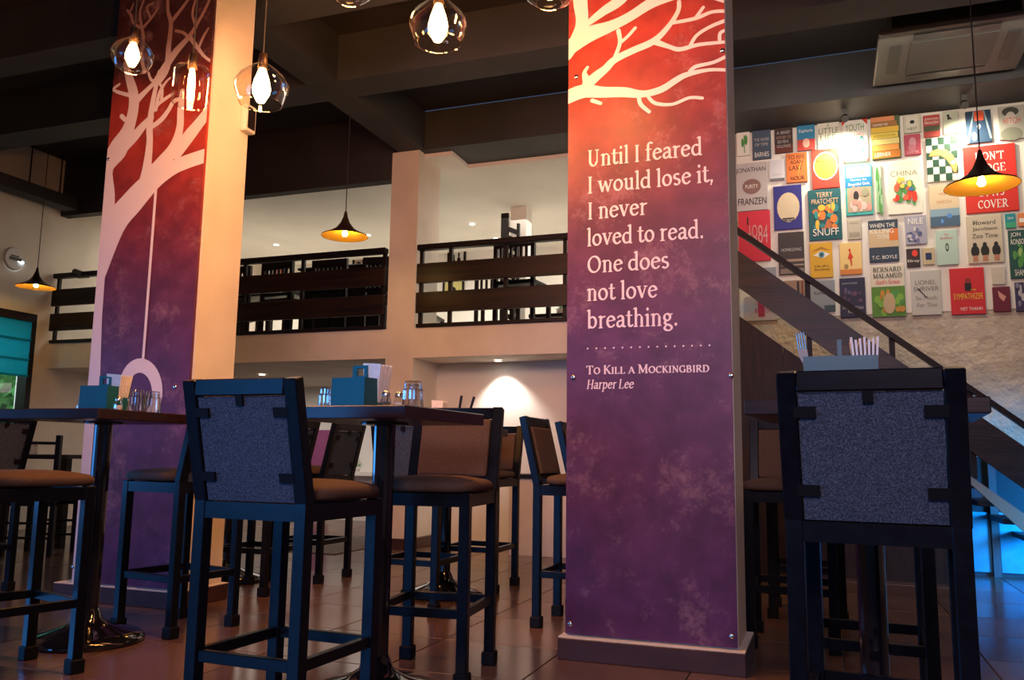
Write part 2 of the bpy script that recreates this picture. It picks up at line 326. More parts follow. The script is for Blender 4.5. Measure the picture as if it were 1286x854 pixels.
gl('d', .56, V(.43,0,ASC), tl(.43,ASC), ('s', [(.43,.02),(.51,.02)]), ('n', A_(.25,.23,.17,.20,60,310,18)))
gl('b', .56, V(.14,0,ASC), tl(.14,ASC), ('n', A_(.30,.24,.17,.21,130,-130,18)))
gl('p', .56, V(.14,-.22,XH), tl(.14,XH), sf(.14,-.22), ('n', A_(.30,.24,.17,.21,130,-130,18)))
gl('f', .35, ('n', [(.15,.03),(.15,.60)]+A_(.25,.60,.10,.12,180,70,8)+[(.34,.69)]), ('s', [(.04,XH-.03),(.31,XH-.03)]), sf(.15,0,.085))
gl('s', .42, ('n', A_(.21,.345,.12,.105,50,210,9)+[(.20,.25)]+A_(.21,.135,.13,.11,60,-140,10)))
gl('v', .52, ('n', [(.10,XH-.03),(.26,.04)]), ('t', [(.26,.04),(.43,XH-.03)]), sf(.10,XH-.036,.08), sf(.43,XH-.036,.07))
gl('w', .78, ('n', [(.10,XH-.03),(.24,.04)]), ('t', [(.24,.04),(.39,XH-.05)]), ('n', [(.39,XH-.05),(.53,.04)]), ('t', [(.53,.04),(.69,XH-.03)]), sf(.10,XH-.036,.08), sf(.69,XH-.036,.07))
gl('g', .52, ('n', A_(.24,.32,.14,.13,0,360,16)), ('n', [(.16,.18),(.12,.11),(.20,.05),(.34,.03)]+A_(.28,-.08,.17,.10,60,-240,16)), ('t', [(.36,.40),(.47,.44)]))
gl('.', .24, ('d', (.12,.045)))
gl(',', .24, ('d', (.12,.045)), ('t', [(.14,.03),(.08,-.10)]))
gl("'", .20, ('d', (.10,.62)), ('t', [(.12,.60),(.08,.50)]))
gl('T', .62, V(.31,0,CAP), sf(.31,0,.09), ('s', [(.05,CAP-.03),(.57,CAP-.03)]), ('t', [(.06,CAP-.02),(.05,CAP-.14)]), ('t', [(.56,CAP-.02),(.57,CAP-.14)]))
gl('K', .66, V(.15,0,CAP), sf(.15), sf(.15,CAP-.036), ('t', [(.17,.28),(.50,CAP-.03)]), ('n', [(.28,.38),(.55,.03)]), sf(.53,CAP-.036), sf(.57))
gl('L', .58, V(.15,0,CAP), sf(.15,CAP-.036), ('s', [(.08,.02),(.50,.02)]), ('t', [(.50,.02),(.52,.14)]))
gl('M', .86, ('t', [(.15,.03),(.15,CAP-.03)]), ('n', [(.17,CAP-.03),(.42,.08)]), ('t', [(.42,.08),(.69,CAP-.03)]), V(.70,0,CAP), sf(.15), sf(.70), sf(.12,CAP-.036), sf(.72,CAP-.036))
gl('N', .72, ('t', [(.15,.03),(.15,CAP-.03)]), ('n', [(.15,CAP-.03),(.56,.06)]), ('t', [(.57,.03),(.57,CAP-.03)]), sf(.15), sf(.12,CAP-.036), sf(.57,CAP-.036))
gl('A', .68, ('t', [(.08,.03),(.33,CAP-.03)]), ('n', [(.33,CAP-.03),(.59,.03)]), ('s', [(.18,.23),(.50,.23)]), sf(.09), sf(.60))
gl('C', .64, ('n', A_(.35,.34,.26,.31,50,310,22)), ('t', [(.54,.66),(.54,.50)]))
gl('G', .70, ('n', A_(.35,.34,.26,.31,50,330,22)), V(.58,.02,.34), sf(.56,.29), ('t', [(.54,.66),(.54,.50)]))
gl('B', .62, V(.15,0,CAP), ('s', [(.07,.02),(.30,.02)]), ('s', [(.07,CAP-.02),(.28,CAP-.02)]), ('n', A_(.28,.51,.17,.15,90,-90,10)), ('n', A_(.31,.19,.20,.17,90,-90,10)), ('s', [(.15,.36),(.30,.36)]))
gl('R', .66, V(.15,0,CAP), sf(.15), ('s', [(.07,CAP-.02),(.28,CAP-.02)]), ('n', A_(.29,.51,.18,.16,90,-90,10)), ('n', [(.30,.34),(.56,.03)]), sf(.58))
gl('D', .72, V(.15,0,CAP), ('s', [(.07,.02),(.32,.02)]), ('s', [(.07,CAP-.02),(.32,CAP-.02)]), ('n', A_(.32,.34,.28,.31,90,-90,18)))
gl('H', .74, V(.15,0,CAP), V(.58,0,CAP), sf(.15), sf(.58), sf(.15,CAP-.036), sf(.58,CAP-.036), ('s', [(.15,.35),(.58,.35)]))
gl('J', .42, ('n', [(.26,CAP-.03),(.26,.05),(.20,-.05),(.08,-.08)]), sf(.26,CAP-.036))
gl('E', .60, V(.15,0,CAP), ('s', [(.07,.02),(.52,.02)]), ('s', [(.07,CAP-.02),(.50,CAP-.02)]), ('s', [(.15,.36),(.40,.36)]), ('t', [(.52,.02),(.54,.14)]), ('t', [(.50,CAP-.02),(.51,.56)]))
gl('V', .68, ('n', [(.10,CAP-.03),(.34,.04)]), ('t', [(.34,.04),(.58,CAP-.03)]), sf(.10,CAP-.036), sf(.58,CAP-.036))
gl('Y', .62, ('n', [(.08,CAP-.03),(.31,.34)]), ('t', [(.31,.34),(.54,CAP-.03)]), V(.31,0,.34), sf(.31), sf(.09,CAP-.036), sf(.54,CAP-.036))
gl('S', .52, ('n', A_(.26,.50,.16,.15,40,215,10)+[(.26,.35)]+A_(.26,.19,.18,.17,55,-140,11)))
def hull(P):
    P = sorted(set(P))
    def half(Q):
        h = []
        for p in Q:
            while len(h) > 1 and (h[-1][0]-h[-2][0])*(p[1]-h[-2][1])-(h[-1][1]-h[-2][1])*(p[0]-h[-2][0]) <= 0: h.pop()
            h.append(p)
        return h[:-1]
    return half(P)+half(P[::-1])
def nib(kind, wt):
    a, b, th = {'n': (.048, .024, 14), 't': (.026, .020, 14), 's': (.02, .018, 0), 'd': (.052, .052, 0)}[kind]
    a *= wt; b *= wt; th = math.radians(th); n = 10 if kind != 's' else 4
    out = []
    for k in range(n):
        t = 2*PI*k/n + (PI/4 if n == 4 else 0); x, y = a*math.cos(t)*(1.3 if n == 4 else 1), b*math.sin(t)*(1.3 if n == 4 else 1)
        out.append((x*math.cos(th)-y*math.sin(th), x*math.sin(th)+y*math.cos(th)))
    return out
def text_width(s, small=1, track=0): return sum((G[c][0] if not (small < 1 and c.islower()) else G[c.upper()][0]*small)+track for c in s)-track
def serif_text(mb, s, place, size, fit=None, small=1, wt=1., slant=0, mi=0):
    """place(u, v) gives the 3D point; size is the em height; fit is the wanted width"""
    W0 = text_width(s, small); track = 0
    kx = fit/(size*W0) if fit else 1.; x = 0
    for c in s:
        k = 1
        if small < 1 and c.islower(): c = c.upper(); k = small
        adv, st = G[c]; j = 0
        for kind, pts in st:
            nb = nib(kind, wt/(k**.4))
            if kind == 'd': pts = [pts]
            segs = [(pts[i], pts[i+1]) for i in range(len(pts)-1)] if len(pts) > 1 else [(pts[0], pts[0])]
            for p, q in segs:
                h = hull([(round(p[0]*k+a*k, 5), round(p[1]*k+b*k, 5)) for a, b in nb]+[(round(q[0]*k+a*k, 5), round(q[1]*k+b*k, 5)) for a, b in nb])
                mb.poly([tuple(Vector(place((x+px+slant*py)*size*kx, py*size))-Vector((0, 1.2e-5*j, 0))) for px, py in h], mi); j += 1
        x += adv*k+track
# ------------------------------------------------------------------ mural panels
def stroke(mb, pts, Y, clip=None, mi=0):
    # each overlapping piece of ink lies a hair in front of the one before
    STEP = 8e-6
    """pts: (x, y, width) in photo pixels, laid on the plane of the panel"""
    P = []
    for i in range(len(pts)-1):                      # smooth with Catmull-Rom
        p0 = pts[max(i-1,0)]; p1 = pts[i]; p2 = pts[i+1]; p3 = pts[min(i+2, len(pts)-1)]
        for s in range(4):
            t = s/4; P.append(tuple(.5*(2*b+(c-a)*t+(2*a-5*b+4*c-d)*t*t+(-a+3*b-3*c+d)*t**3) for a, b, c, d in zip(p0, p1, p2, p3)))
    P.append(pts[-1])
    prev = None
    W = [(ony(x, y, Y).x, ony(x, y, Y).z, wd*(ony(x+1, y, Y)-ony(x, y, Y)).length/2) for x, y, wd in P]
    for i, (x, z, r) in enumerate(W):
        c = [(x+r*math.cos(k*PI/5), z+r*math.sin(k*PI/5)) for k in range(10)]
        if prev:
            h = hull([(round(a,5), round(b,5)) for a, b in prev+c])
            if clip: h = cliph(h, *clip)
            if len(h) > 2: yy = Y-STEP*len(mb.f); mb.poly([(a, yy, b) for a, b in h], mi)
        prev = c
def cliph(P, x0, x1):
    for sgn, lim in ((1, x0), (-1, x1)):
        Q = []
        for i in range(len(P)):
            a, b = P[i-1], P[i]; ia, ib = sgn*(a[0]-lim) >= 0, sgn*(b[0]-lim) >= 0
            if ia != ib: t = (lim-a[0])/(b[0]-a[0]); Q.append((lim, a[1]+t*(b[1]-a[1])))
            if ib: Q.append(b)
        P = Q
        if not P: return P
    return P
screw_pr = MB().lathe([(0,.006),(.007,.0055),(.011,.003),(.012,0)], n=12)
def screws(parent, pts, Y):
    for x, y in pts:
        p = ony(x, y, Y); mb = MB(); mb.lathe([(.012,0),(.011,.004),(.007,.0065),(.0001,.007)], n=12)
        mb.v = [(v[0]+p.x, Y-v[2], v[1]+p.z) for v in mb.v]; mb.build('panel_screw', steel, parent, smooth=True)
# right: the quote
YR = 3.735
pq = thing('quote_panel', 'tall red to purple printed panel with a quotation on the right column', 'panel', (0,0,0))
MB().box((-1.103,YR,.105), (-.364,3.754,ZC-.01)).build('board', mural, pq)
def z3(pts): return [(690+x/4.27, y/4.27, w_/4.27) for x, y, w_ in pts]
br = MB()
for s in ([(165,-200,80),(165,0,75),(175,110,65),(150,200,70),(90,300,60)], [(90,270,80),(200,190,90),(330,140,62),(430,90,55),(560,10,60),(720,-40,50)],
          [(200,130,30),(290,60,50),(380,0,60),(470,-100,50)], [(370,165,25),(378,230,22),(350,310,22)], [(385,225,20),(420,195,18),(460,150,18)],
          [(205,450,60),(250,410,55),(300,370,45),(350,320,40),(450,270,38),(560,220,38),(640,140,28),(690,60,24),(695,10,22)],
          [(570,225,35),(640,250,24),(700,265,25),(800,240,22),(950,225,18),(970,222,18)], [(650,125,20),(780,100,22),(870,65,20),(945,60,20),(970,60,20)],
          [(785,95,20),(825,40,18)], [(755,245,20),(790,190,20),(860,145,20),(945,110,22),(975,98,20)], [(915,230,18),(915,180,20),(950,160,18),(970,150,18)],
          [(80,530,72),(180,490,75),(280,495,60),(400,495,55),(500,505,40),(600,480,38),(680,430,36),(740,400,30),(860,375,20),(980,378,18)],
          [(745,400,22),(780,360,22),(880,335,20),(955,300,20),(980,290,20)], [(480,520,22),(490,560,22),(535,600,20)],
          [(530,520,18),(570,555,20),(660,560,18),(750,525,18),(820,527,18)], [(205,440,50),(188,395,24),(205,362,16)], [(230,540,22),(275,555,18)],
          [(560,-30,70),(800,-60,90),(980,-30,120)]):
    stroke(br, z3(s), YR-.0012, (-1.103,-.364))
br.build('white_branches', mural_white, pq)
def line(s, l, r, Y, size, name='lettering', **k):
    a = ony(*l, Y); b = ony(*r, Y); mb = MB(); zz = (a.z+b.z)/2
    serif_text(mb, s, lambda u, v: (a.x+u, Y, zz+v), size, fit=b.x-a.x, **k)
    mb.build(name, letter_ink, pq)
YT = YR-.0012
for s, l, r in (('Until I feared',(737.4,209.6),(882.3,195)), ('I would lose it,',(737,242.2),(897,229.4)), ('I never',(737,275.1),(813,270.3)),
                ('loved to read.',(736.5,309.2),(884.5,299.1)), ('One does',(737,342.5),(841,337.7)), ('not love',(736.5,377.8),(826,374)), ('breathing.',(736.5,412.6),(852,408.8))):
    line(s, l, r, YT, .120, wt=1.2)
line('To Kill a Mockingbird', (736,469.6), (891.4,467.6), YT, .058, small=.78, wt=1.5)
line('Harper Lee', (736.3,488.4), (795.5,488), YT, .062, slant=.2, wt=1.35)
dm = MB()
for i in range(15):
    p = ony(738+i*153/14, 437.7-4.1*i/14, YT); dm.poly([(p.x+.0042*math.cos(k*PI/4), YT, p.z+.0042*math.sin(k*PI/4)) for k in range(8)])
dm.build('dotted_rule', letter_ink, pq)
screws(pq, [(724,96.7),(907,63.7),(720,474),(918.5,471.4),(716,783.5),(919,799)], YR)
# left: the tree with a tyre swing
YL_ = 3.965
pt = thing('tree_mural_panel', 'tall red to purple panel of a white tree with a ring swing', 'panel', (0,0,0))
MB().box((-4.215,YL_,.105), (-3.452,3.984,ZC-.01)).build('board', mural, pt)
tr = MB(); CL = (-4.215, -3.452)
T_ = [(88,738),(112,738),(121,600),(125,500),(128,400),(133,329),(137,315),(155,280),(173,254),(195,236),(211,223),(229,218),(262,202),(262,188),(222,204),(205,205),(190,210),(180,216),(165,241),(143,254),(141,215),(150,196),(150,180),(134,192),(118,300),(105,500)]
# trunk laid down in convex slices
tk = [((88,738),(114,738)),((97,600),(121,600)),((104,500),(125,500)),((111,400),(128,400)),((117,330),(133,329)),((120,300),(146,297)),((124,262),(168,260))]
for (a, b), (c, d) in zip(tk, tk[1:]):
    P = [(ony(*q, YL_-.0012).x, ony(*q, YL_-.0012).z) for q in (a, b, d, c)]
    P = cliph(P, *CL)
    if len(P) > 2: tr.poly([(x, YL_-.0012, z) for x, z in P])
for s in ([(128,345,10),(145,282,26),(165,255,28),(190,228,24),(215,212,16),(235,203,15),(262,194,15)],
          [(130,285,26),(133,245,22),(134,212,16),(148,188,24),(160,165,16),(167,140,13),(168,120,12),(162,97,9),(158,80,7)],
          [(152,186,16),(168,172,12),(180,158,9),(190,148,7)], [(180,240,20),(184,215,12),(188,180,8),(188,158,8),(192,128,6),(197,104,5),(200,90,4)],
          [(190,224,24),(206,203,18),(219,184,13),(226,160,9),(227,138,8),(229,115,6)], [(222,192,14),(238,170,15),(250,155,13),(262,140,12)],
          [(150,106,3),(143,113,3),(160,119,4),(168,119,4)], [(172,126,8),(182,116,6),(192,106,5),(200,96,4)],
          [(190,160,5),(203,150,6),(212,138,5),(218,128,5),(226,124,4)], [(192,140,4),(200,130,4),(208,124,4),(217,118,3)], [(196,138,4),(200,118,4),(208,104,3),(214,98,2)], [(203,124,4),(204,112,3),(200,104,3)],
          [(157,150,5),(153,146,5)], [(180,60,4),(180,44,4),(178,33,3.5),(176,15,3),(181,0,2.5),(184,-20,2)], [(178,36,3.5),(168,29,3),(165,20,3),(160,13,2.5)], [(164,14,2.5),(168,5,2)],
          [(179,36,3.5),(191,22,3),(199,10,2.5)], [(189,22,3),(185,9,2.5),(193,4,2)], [(200,100,10),(210,85,8),(212,60,6),(215,30,5),(211,12,4),(212,-15,3)],
          [(215,28,5),(227,13,4),(238,-2,3)], [(196,104,9),(208,84,9),(222,64,8),(238,46,5.5),(248,30,4),(258,12,3.5),(266,-6,3)], [(236,46,3.5),(230,41,3),(221,39,3)],
          [(238,46,5),(250,62,4),(258,72,3),(270,80,3)], [(247,34,3.5),(242,18,3),(246,0,2.5)], [(250,60,3),(256,46,3),(262,36,2.5)], [(187,92,3),(190,100,3),(196,104,4)], [(181,46,4),(178,70,4),(182,90,4)]):
    stroke(tr, s, YL_-.0012, CL)
stroke(tr, [(196.5,234,3.2),(190,320,3.2),(184,400,3.2),(180,452,3.2)], YL_-.0012, CL)
for k in range(36):                                   # the ring of the swing
    a0, a1 = 2*PI*k/36, 2*PI*(k+1)/36
    q = [(176.5+27.5*math.cos(a0),490.5+40.5*math.sin(a0)),(176.5+27.5*math.cos(a1),490.5+40.5*math.sin(a1)),(175.5+15.5*math.cos(a1),494+26*math.sin(a1)),(175.5+15.5*math.cos(a0),494+26*math.sin(a0))]
    tr.poly([tuple(ony(*c, YL_-.0012)) for c in q])
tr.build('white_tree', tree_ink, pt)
screws(pt, [(136.6,200),(92,712),(220,486),(222,735)], YL_)
sp_m = mat('speaker_white', (.6,.58,.55), .5)
spk = thing('wall_speaker', 'small white speaker on the right flank of the tree mural column', 'speaker', (-3.438,4.25,3.0))
MB().box((0,0,-.09), (.05,.1,.09)).build('body', sp_m, spk, bevel=.012, seg=2); MB().box((.0505,.015,-.07), (.053,.085,.07)).build('grille', frame_dark, spk)
# ------------------------------------------------------------------ mezzanine railing
def railing(label, x0, x1, posts, group):
    t = thing('railing', label, 'railing', (0,0,0), 0, group)
    Y = 7.30
    MB().box((x0,Y-.05,2.86), (x1,Y+.03,2.915)).build('top_rail', frame_dark, t, bevel=.006)
    MB().box((x0,Y-.045,2.53), (x1,Y-.005,2.725)).build('board', board_wood, t, bevel=.004)
    MB().box((x0,Y-.045,2.24), (x1,Y-.005,2.44)).build('board', board_wood, t, bevel=.004)
    MB().box((x0,Y-.03,2.1), (x1,Y+.03,2.135)).build('bottom_rail', frame_dark, t, bevel=.004)
    for x in posts: MB().box((x-.018,Y-.003,2.135), (x+.018,Y+.03,2.86)).build('post', frame_dark, t)
    return t
railing('dark wood balcony railing right of the pink mezzanine pillar', -3.67, -.64, (-3.64,-3.33,-2.76,-2.18,-1.5,-.75), 'mezzanine railings')
railing('dark wood balcony railing between the tree column and the pink pillar', -6.6, -4.02, (-6.58,-5.72,-5.0,-4.05), 'mezzanine railings')
railing('short dark wood balcony railing left of the tree column', -8.38, -6.62, (-8.34,-7.4,-6.65), 'mezzanine railings')
# ------------------------------------------------------------------ stairs in front of the book wall
YS = 7.0
st = thing('staircase', 'dark wooden staircase with a handrail climbing left in front of the book wall', 'staircase', (0,0,0))
def pbar(name, a_top, b_top, a_bot, b_bot, y0, y1, m, parent):
    A, B, C_, D = ony(*a_top, YS), ony(*b_top, YS), ony(*b_bot, YS), ony(*a_bot, YS)
    mb = MB(); v = [(p.x, y, p.z) for y in (y0, y1) for p in (A, B, C_, D)]
    mb.add(v, [(3,2,1,0),(4,5,6,7),(0,1,5,4),(1,2,6,5),(2,3,7,6),(3,0,4,7)]); return mb.build(name, m, parent)
hr = pbar('handrail', (920,281.5), (1330,560), (920,290), (1330,568), YS-.03, YS+.03, frame_dark, st)
pbar('stringer_board', (920,310.5), (1330,591), (920,356), (1330,645), YS-.02, YS+.02, board_wood, st)
pbar('slab_edge', (1190,578), (1330,676), (1190,582), (1330,708), YS-.015, YS+.015, mat('slab_plaster', (.20,.18,.14), .8), st)
for x, a, b in ((1013.7,345,452), (1218,478,596), (1120,415,527)):
    p, q = ony(x, a+6, YS), ony(x, b, YS); MB().box((p.x-.02, YS+.021, q.z-.03), (p.x+.02, YS+.05, p.z)).build('baluster', frame_dark, st)
# treads follow the slab line, each one built
a, b = ony(938,402,YS), ony(1330,676,YS); n = 13
for i in range(n):
    x0 = a.x+(b.x-a.x)*i/n; x1 = a.x+(b.x-a.x)*(i+1)/n+.02; z = a.z+(b.z-a.z)*(i+1)/n
    MB().box((x0, YS+.10, z-.05), (x1, 7.845, z-.012)).build('tread', frame_dark, st)
# dark panelling below the stairs
pn = noisy(mat('dark_panelling', (.03,.014,.010), .5, spec=.2), (.012,.007,.006), (.024,.012,.008), 4, 5, stretch=(8,8,1))
ps = thing('under_stair_panelling', 'dark brown vertical panelling closing in the space below the upper stairs', 'panelling', (0,0,0))
for x0, x1 in ((-.76,-.29),(-.288,.02),(.022,.33),(.332,.64),(.642,.95)):
    def zt(x): return a.z+(b.z-a.z)*(x-a.x)/(b.x-a.x)-.005
    z0, z1 = zt(x0), zt(x1); y0, y1 = YS+.06, YS+.085
    MB().add([(x0,y0,0),(x1,y0,0),(x1,y0,z1),(x0,y0,z0),(x0,y1,0),(x1,y1,0),(x1,y1,z1),(x0,y1,z0)], [(3,2,1,0)[::-1],(4,5,6,7)[::-1],(0,1,5,4),(1,2,6,5),(2,3,7,6),(3,0,4,7)]).build('panel', pn, ps)
# blue lit counter front right of the panelling
bluep = noisy(mat('blue_lit_panel', (.03,.32,.52), .4), (.02,.22,.42), (.05,.42,.62), 4, 6)  # assumed blue window light is partly put into the panel colour
dkbl = mat('dark_teal_frame', (.008,.03,.05), .4)
ct = thing('blue_counter', 'blue lit panelled counter front low beneath the foot of the stairs', 'counter', (0,0,0))
p = [ony(x, 680, 7.72).x for x in (1200, 1214, 1245, 1256, 1292, 1330)]
MB().box((p[0]-.3,7.745,0), (p[5]+.8,7.845,.93)).build('carcass', dkbl, ct)
zt0 = ony(1230,643,7.72).z
for x0, x1 in ((p[1]-.1,p[2]),(p[3],p[4]),(p[5],p[5]+.3)): MB().box((x0,7.725,.03), (x1,7.744,zt0)).build('panel', bluep, ct, bevel=.004)
MB().box((p[2]+.004,7.70,0), (p[3]-.004,7.743,.93)).build('upright', mat('grey_upright', (.06,.06,.08), .5), ct)
# ------------------------------------------------------------------ ceiling air conditioner
acm = mat('ac_plastic', (.05,.05,.048), .5); acd = mat('ac_slot', (.01,.01,.012), .5)
ac = thing('ceiling_air_conditioner', 'square four way air conditioner cassette in the dark ceiling at the upper right', 'air conditioner', (.99,6.80,0))
MB().box((-.42,-.33,3.985), (.42,.42,ZC-.002)).build('casing', acd, ac)
MB().box((-.52,-.46,3.945), (.52,.46,3.984)).build('fascia', acm, ac, bevel=.012, seg=2)
MB().box((-.29,-.27,3.937), (.29,.27,3.944)).build('intake_grille', mat('ac_grille', (.028,.026,.025), .6), ac)
for a0, b0 in (((-.28,.31),(.28,.39)),((-.28,-.39),(.28,-.31)),((-.43,-.24),(-.35,.24)),((.35,-.24),(.43,.24))):
    MB().box((*a0,3.938), (*b0,3.944)).build('air_outlet', acd, ac)
# ------------------------------------------------------------------ hanging duct by the left wall
dt = thing('hanging_duct', 'dark rectangular duct hung on rods high along the left wall', 'duct', (0,0,0))
MB().box((-8.32,5.0,3.66), (-8.12,7.28,3.80)).build('duct', bulk_dark, dt, bevel=.005)
for y in (5.4,6.3,6.7,7.1): MB().tube([(-8.22,y,3.80),(-8.22,y,ZC)], .008, 6).build('hanging_rod', frame_dark, dt)
c = onx(17,325,-8.395)
pl = thing('wall_plaque', 'round white wall plaque with a dark wavy band beside the left cone lamp', 'plaque', tuple(c))
m_ = MB().lathe([(.13,0),(.13,.02),(.12,.03),(.0001,.03)], n=32); m_.v = [(v[2], v[0], v[1]) for v in m_.v]; m_.build('disc', sp_m, pl)
MB().box((.031,-.075,-.02), (.034,.075,.015)).box((.031,-.06,.02), (.034,.04,.035)).build('wavy_band', acd, pl)
sl = thing('spot_fitting', 'small metal spotlight fitting on the short left balcony railing', 'light', tuple(ony(105,346,7.3)))
MB().box((-.06,-.05,-.035), (.10,0,.0)).build('bracket', acm, sl, bevel=.005); MB().tube([(-.12,-.02,.05),(.03,-.03,.0)], .035, 10).build('lamp_head', acm, sl)
# ------------------------------------------------------------------ downlights
dl = None
def downlight(label, p, e, col=SOFT, power_spot=110, to=None):
    t = thing('ceiling_downlight', label, 'light', tuple(p), 0, 'recessed downlights')
    m1 = MB().lathe([(.055,-.001),(.055,-.008),(.04,-.010),(.04,-.003)], n=20); m1.build('ring', sp_m, t)
    m2 = MB(); m2.poly([(.039*math.cos(-k*PI/8), .039*math.sin(-k*PI/8), -.004) for k in range(16)]); m2.build('lens', down_mat, t)
    l = light('downlight_beam', 'SPOT', (p[0], p[1], p[2]-.03), e, col, .03, to=to or (p[0], p[1], 0), spot=power_spot, blend=.6)
for (x, y), lb in (((593,281),'recessed downlight on the mezzanine ceiling nearest the framed poster'), ((347,307),'recessed mezzanine downlight above the left railing'), ((462,295),'recessed mezzanine downlight right behind the hanging cone lamp'), ((623,299),'recessed mezzanine downlight touching the right railing top rail'), ((361,324),'recessed mezzanine downlight touching the left railing top rail')):
    q = onz(x, y, 3.858); downlight(lb, q, 24)
q = onz(618,450,1.808); downlight('recessed downlight throwing a bright scallop on the alcove wall', (q.x, 7.66, 1.808), 30, (1.,.9,.78), 95, to=(q.x+.03, 7.84, .9))
q = onz(329,470,1.808); downlight('recessed downlight under the mezzanine right of the tree column', q, 12)
# spotlights washing the book wall
def track_spot(label, x, e, tx):
    t = thing('track_spotlight', label, 'light', (x,7.55,ZB), 0, 'spotlights on the book wall beam')
    MB().box((-.02,-.02,-.05), (.02,.02,0)).build('mount', acm, t); MB().tube([(0,-.03,-.10),(0,.06,-.06)], .03, 10).build('lamp_head', acm, t)
    light('book_wall_spot', 'SPOT', (x,7.60,ZB-.17), e, (1.,.88,.66), .03, to=(tx, 7.85, 3.35), spot=150, blend=.8)
track_spot('left spotlight over the bright hot spot of the book wall', ony(1062,178,7.6).x, 34, .22)
track_spot('right spotlight above the large red cover of the book wall', 1.18, 26, 1.25)
light('book_wall_wash', 'AREA', (.7,6.3,3.8), 17, (1.,.86,.66), 2.2, .3, to=(.7, 7.85, 2.7))
# ------------------------------------------------------------------ framed things and furniture up on the mezzanine
def picture(label, x0, y0, x1, y1, Y, inner, fr=.03, shapes=()):
    a, b = ony(x0, y0, Y), ony(x1, y1, Y); t = thing('picture_frame', label, 'picture', (0,Y,0), 0)
    X0, X1, Z0, Z1 = a.x, b.x, b.z, a.z
    MB().box((X0,-.03,Z0), (X1,0,Z0+fr)).box((X0,-.03,Z1-fr), (X1,0,Z1)).box((X0,-.03,Z0+fr), (X0+fr,0,Z1-fr)).box((X1-fr,-.03,Z0+fr), (X1,0,Z1-fr)).build('frame', frame_dark, t)
    MB().box((X0+fr,-.015,Z0+fr), (X1-fr,0,Z1-fr)).build('print', inner, t)
    if shapes:
        mb = MB()
        for cu, cv, ru, rv in shapes:
            mb.poly([(X0+(X1-X0)*(cu+ru*math.cos(k*PI/6)), -.0165, Z0+(Z1-Z0)*(cv+rv*math.sin(k*PI/6))) for k in range(12)])
        mb.build('figures', frame_dark, t)
YP = 11.2
struct(MB().box((-8.4,YP+.001,2.1), (-.71,YP+.1,3.86)).build('wall_mezzanine_inner', white_wall))
picture('black framed print of two dark bottles behind the right railing', 563,315,585,343, YP, flat((.6,.58,.55)), shapes=((.35,.4,.12,.22),(.62,.45,.12,.25),(.35,.7,.05,.12),(.62,.78,.05,.12)))
picture('yellow and green poster low behind the right railing boards', 557,352,583,378, YP, flat((.55,.5,.2)), shapes=((.5,.5,.12,.16),))
picture('small framed photograph left of the pillar over the dark sideboard', 444,324,458,341, YP, flat((.35,.28,.22)), shapes=((.5,.5,.2,.2),))
picture('wide framed photograph beside the pillar on the mezzanine', 459,331,484,346, YP, flat((.5,.45,.4)))
picture('red and white framed print behind the left railing', 345,333,360,352, YP, flat((.6,.2,.15)))
picture('grey framed collage behind the left railing next to the tree column', 305,336,325,355, YP, flat((.3,.3,.3)), shapes=((.3,.5,.1,.2),(.7,.5,.1,.2)))
sc = thing('lattice_screen', 'tall black lattice screen standing on the mezzanine behind the right railing', 'screen', tuple(ony(642,330,9.2).xy)+(2.1,))
MB().box((-.13,-.02,0), (-.04,.02,1.66)).build('stile', frame_dark, sc); MB().box((.07,-.02,0), (.10,.02,1.52)).build('stile', frame_dark, sc)
for k in range(14): MB().bar((-.04,0,.10+k*.105), (.07,0,.03+k*.105+.02), .02, .055, (0,1,0)).build('slat', frame_dark, sc)
pp = ony(655,330,9.35); struct(MB().box((pp.x-.13,9.3,2.1), (pp.x+.07,9.5,3.86)).build('pillar_upper', white_wall))
sb_ = thing('sideboard', 'long dark wooden sideboard behind the left mezzanine railing', 'sideboard', (0,0,2.1))
a0, a1 = ony(381,337,8.3), ony(486,331,8.3)
MB().box((a0.x,8.3,.2), (a1.x,8.7,a0.z-2.1-.03)).build('body', frame_dark, sb_); MB().box((a0.x-.06,8.26,a0.z-2.1-.03), (a1.x,8.74,a0.z-2.1)).build('top', frame_dark, sb_, bevel=.01)
for x in (a0.x+.05, (a0.x+a1.x)/2, a1.x-.06):
    for y in (8.34, 8.66): MB().box((x-.03,y-.03,0), (x+.03,y+.03,.2)).build('leg', frame_dark, sb_)
def slat_chair(label, loc, rz):
    t = thing('slatted_chair', label, 'chair', loc, rz, 'slatted chairs on the mezzanine')
    for x in (-.2,.2):
        MB().box((x-.02,-.21,0), (x+.02,-.17,.88)).build('leg', frame_dark, t); MB().box((x-.02,.17,0), (x+.02,.21,.43)).build('leg', frame_dark, t)
    MB().box((-.22,-.21,.43), (.22,.22,.47)).build('seat', frame_dark, t, bevel=.006)
    for z0, z1 in ((.80,.88),(.50,.54)): MB().box((-.18,-.205,z0), (.18,-.175,z1)).build('back_rail', frame_dark, t)
    for k in range(6): MB().box((-.16+k*.055,-.20,.54), (-.135+k*.055,-.18,.80)).build('back_slat', frame_dark, t)
    return t
bpy.context.view_layer.update()
sc0 = slat_chair('dark slatted chair upstairs, first from the tree column', (-6.25,8.0,2.1), 0)
bpy.context.view_layer.update()
ordn = ['second','third','fourth','fifth']
for i, x in enumerate((-5.62,-5.0,-4.4)): again(sc0, 'dark slatted chair upstairs, %s from the tree column' % ordn[i], (x,7.95+.05*i,2.1), .1*i-.1)
again(sc0, 'dark slatted chair upstairs just right of the pillar', (-3.3,8.5,2.1), .2)
again(sc0, 'dark slatted chair upstairs beside the lattice screen', (-2.75,7.75,2.1), -.1)
mt = thing('mezzanine_table', 'dark square table upstairs behind the right railing', 'table', (-2.0,9.3,2.1))
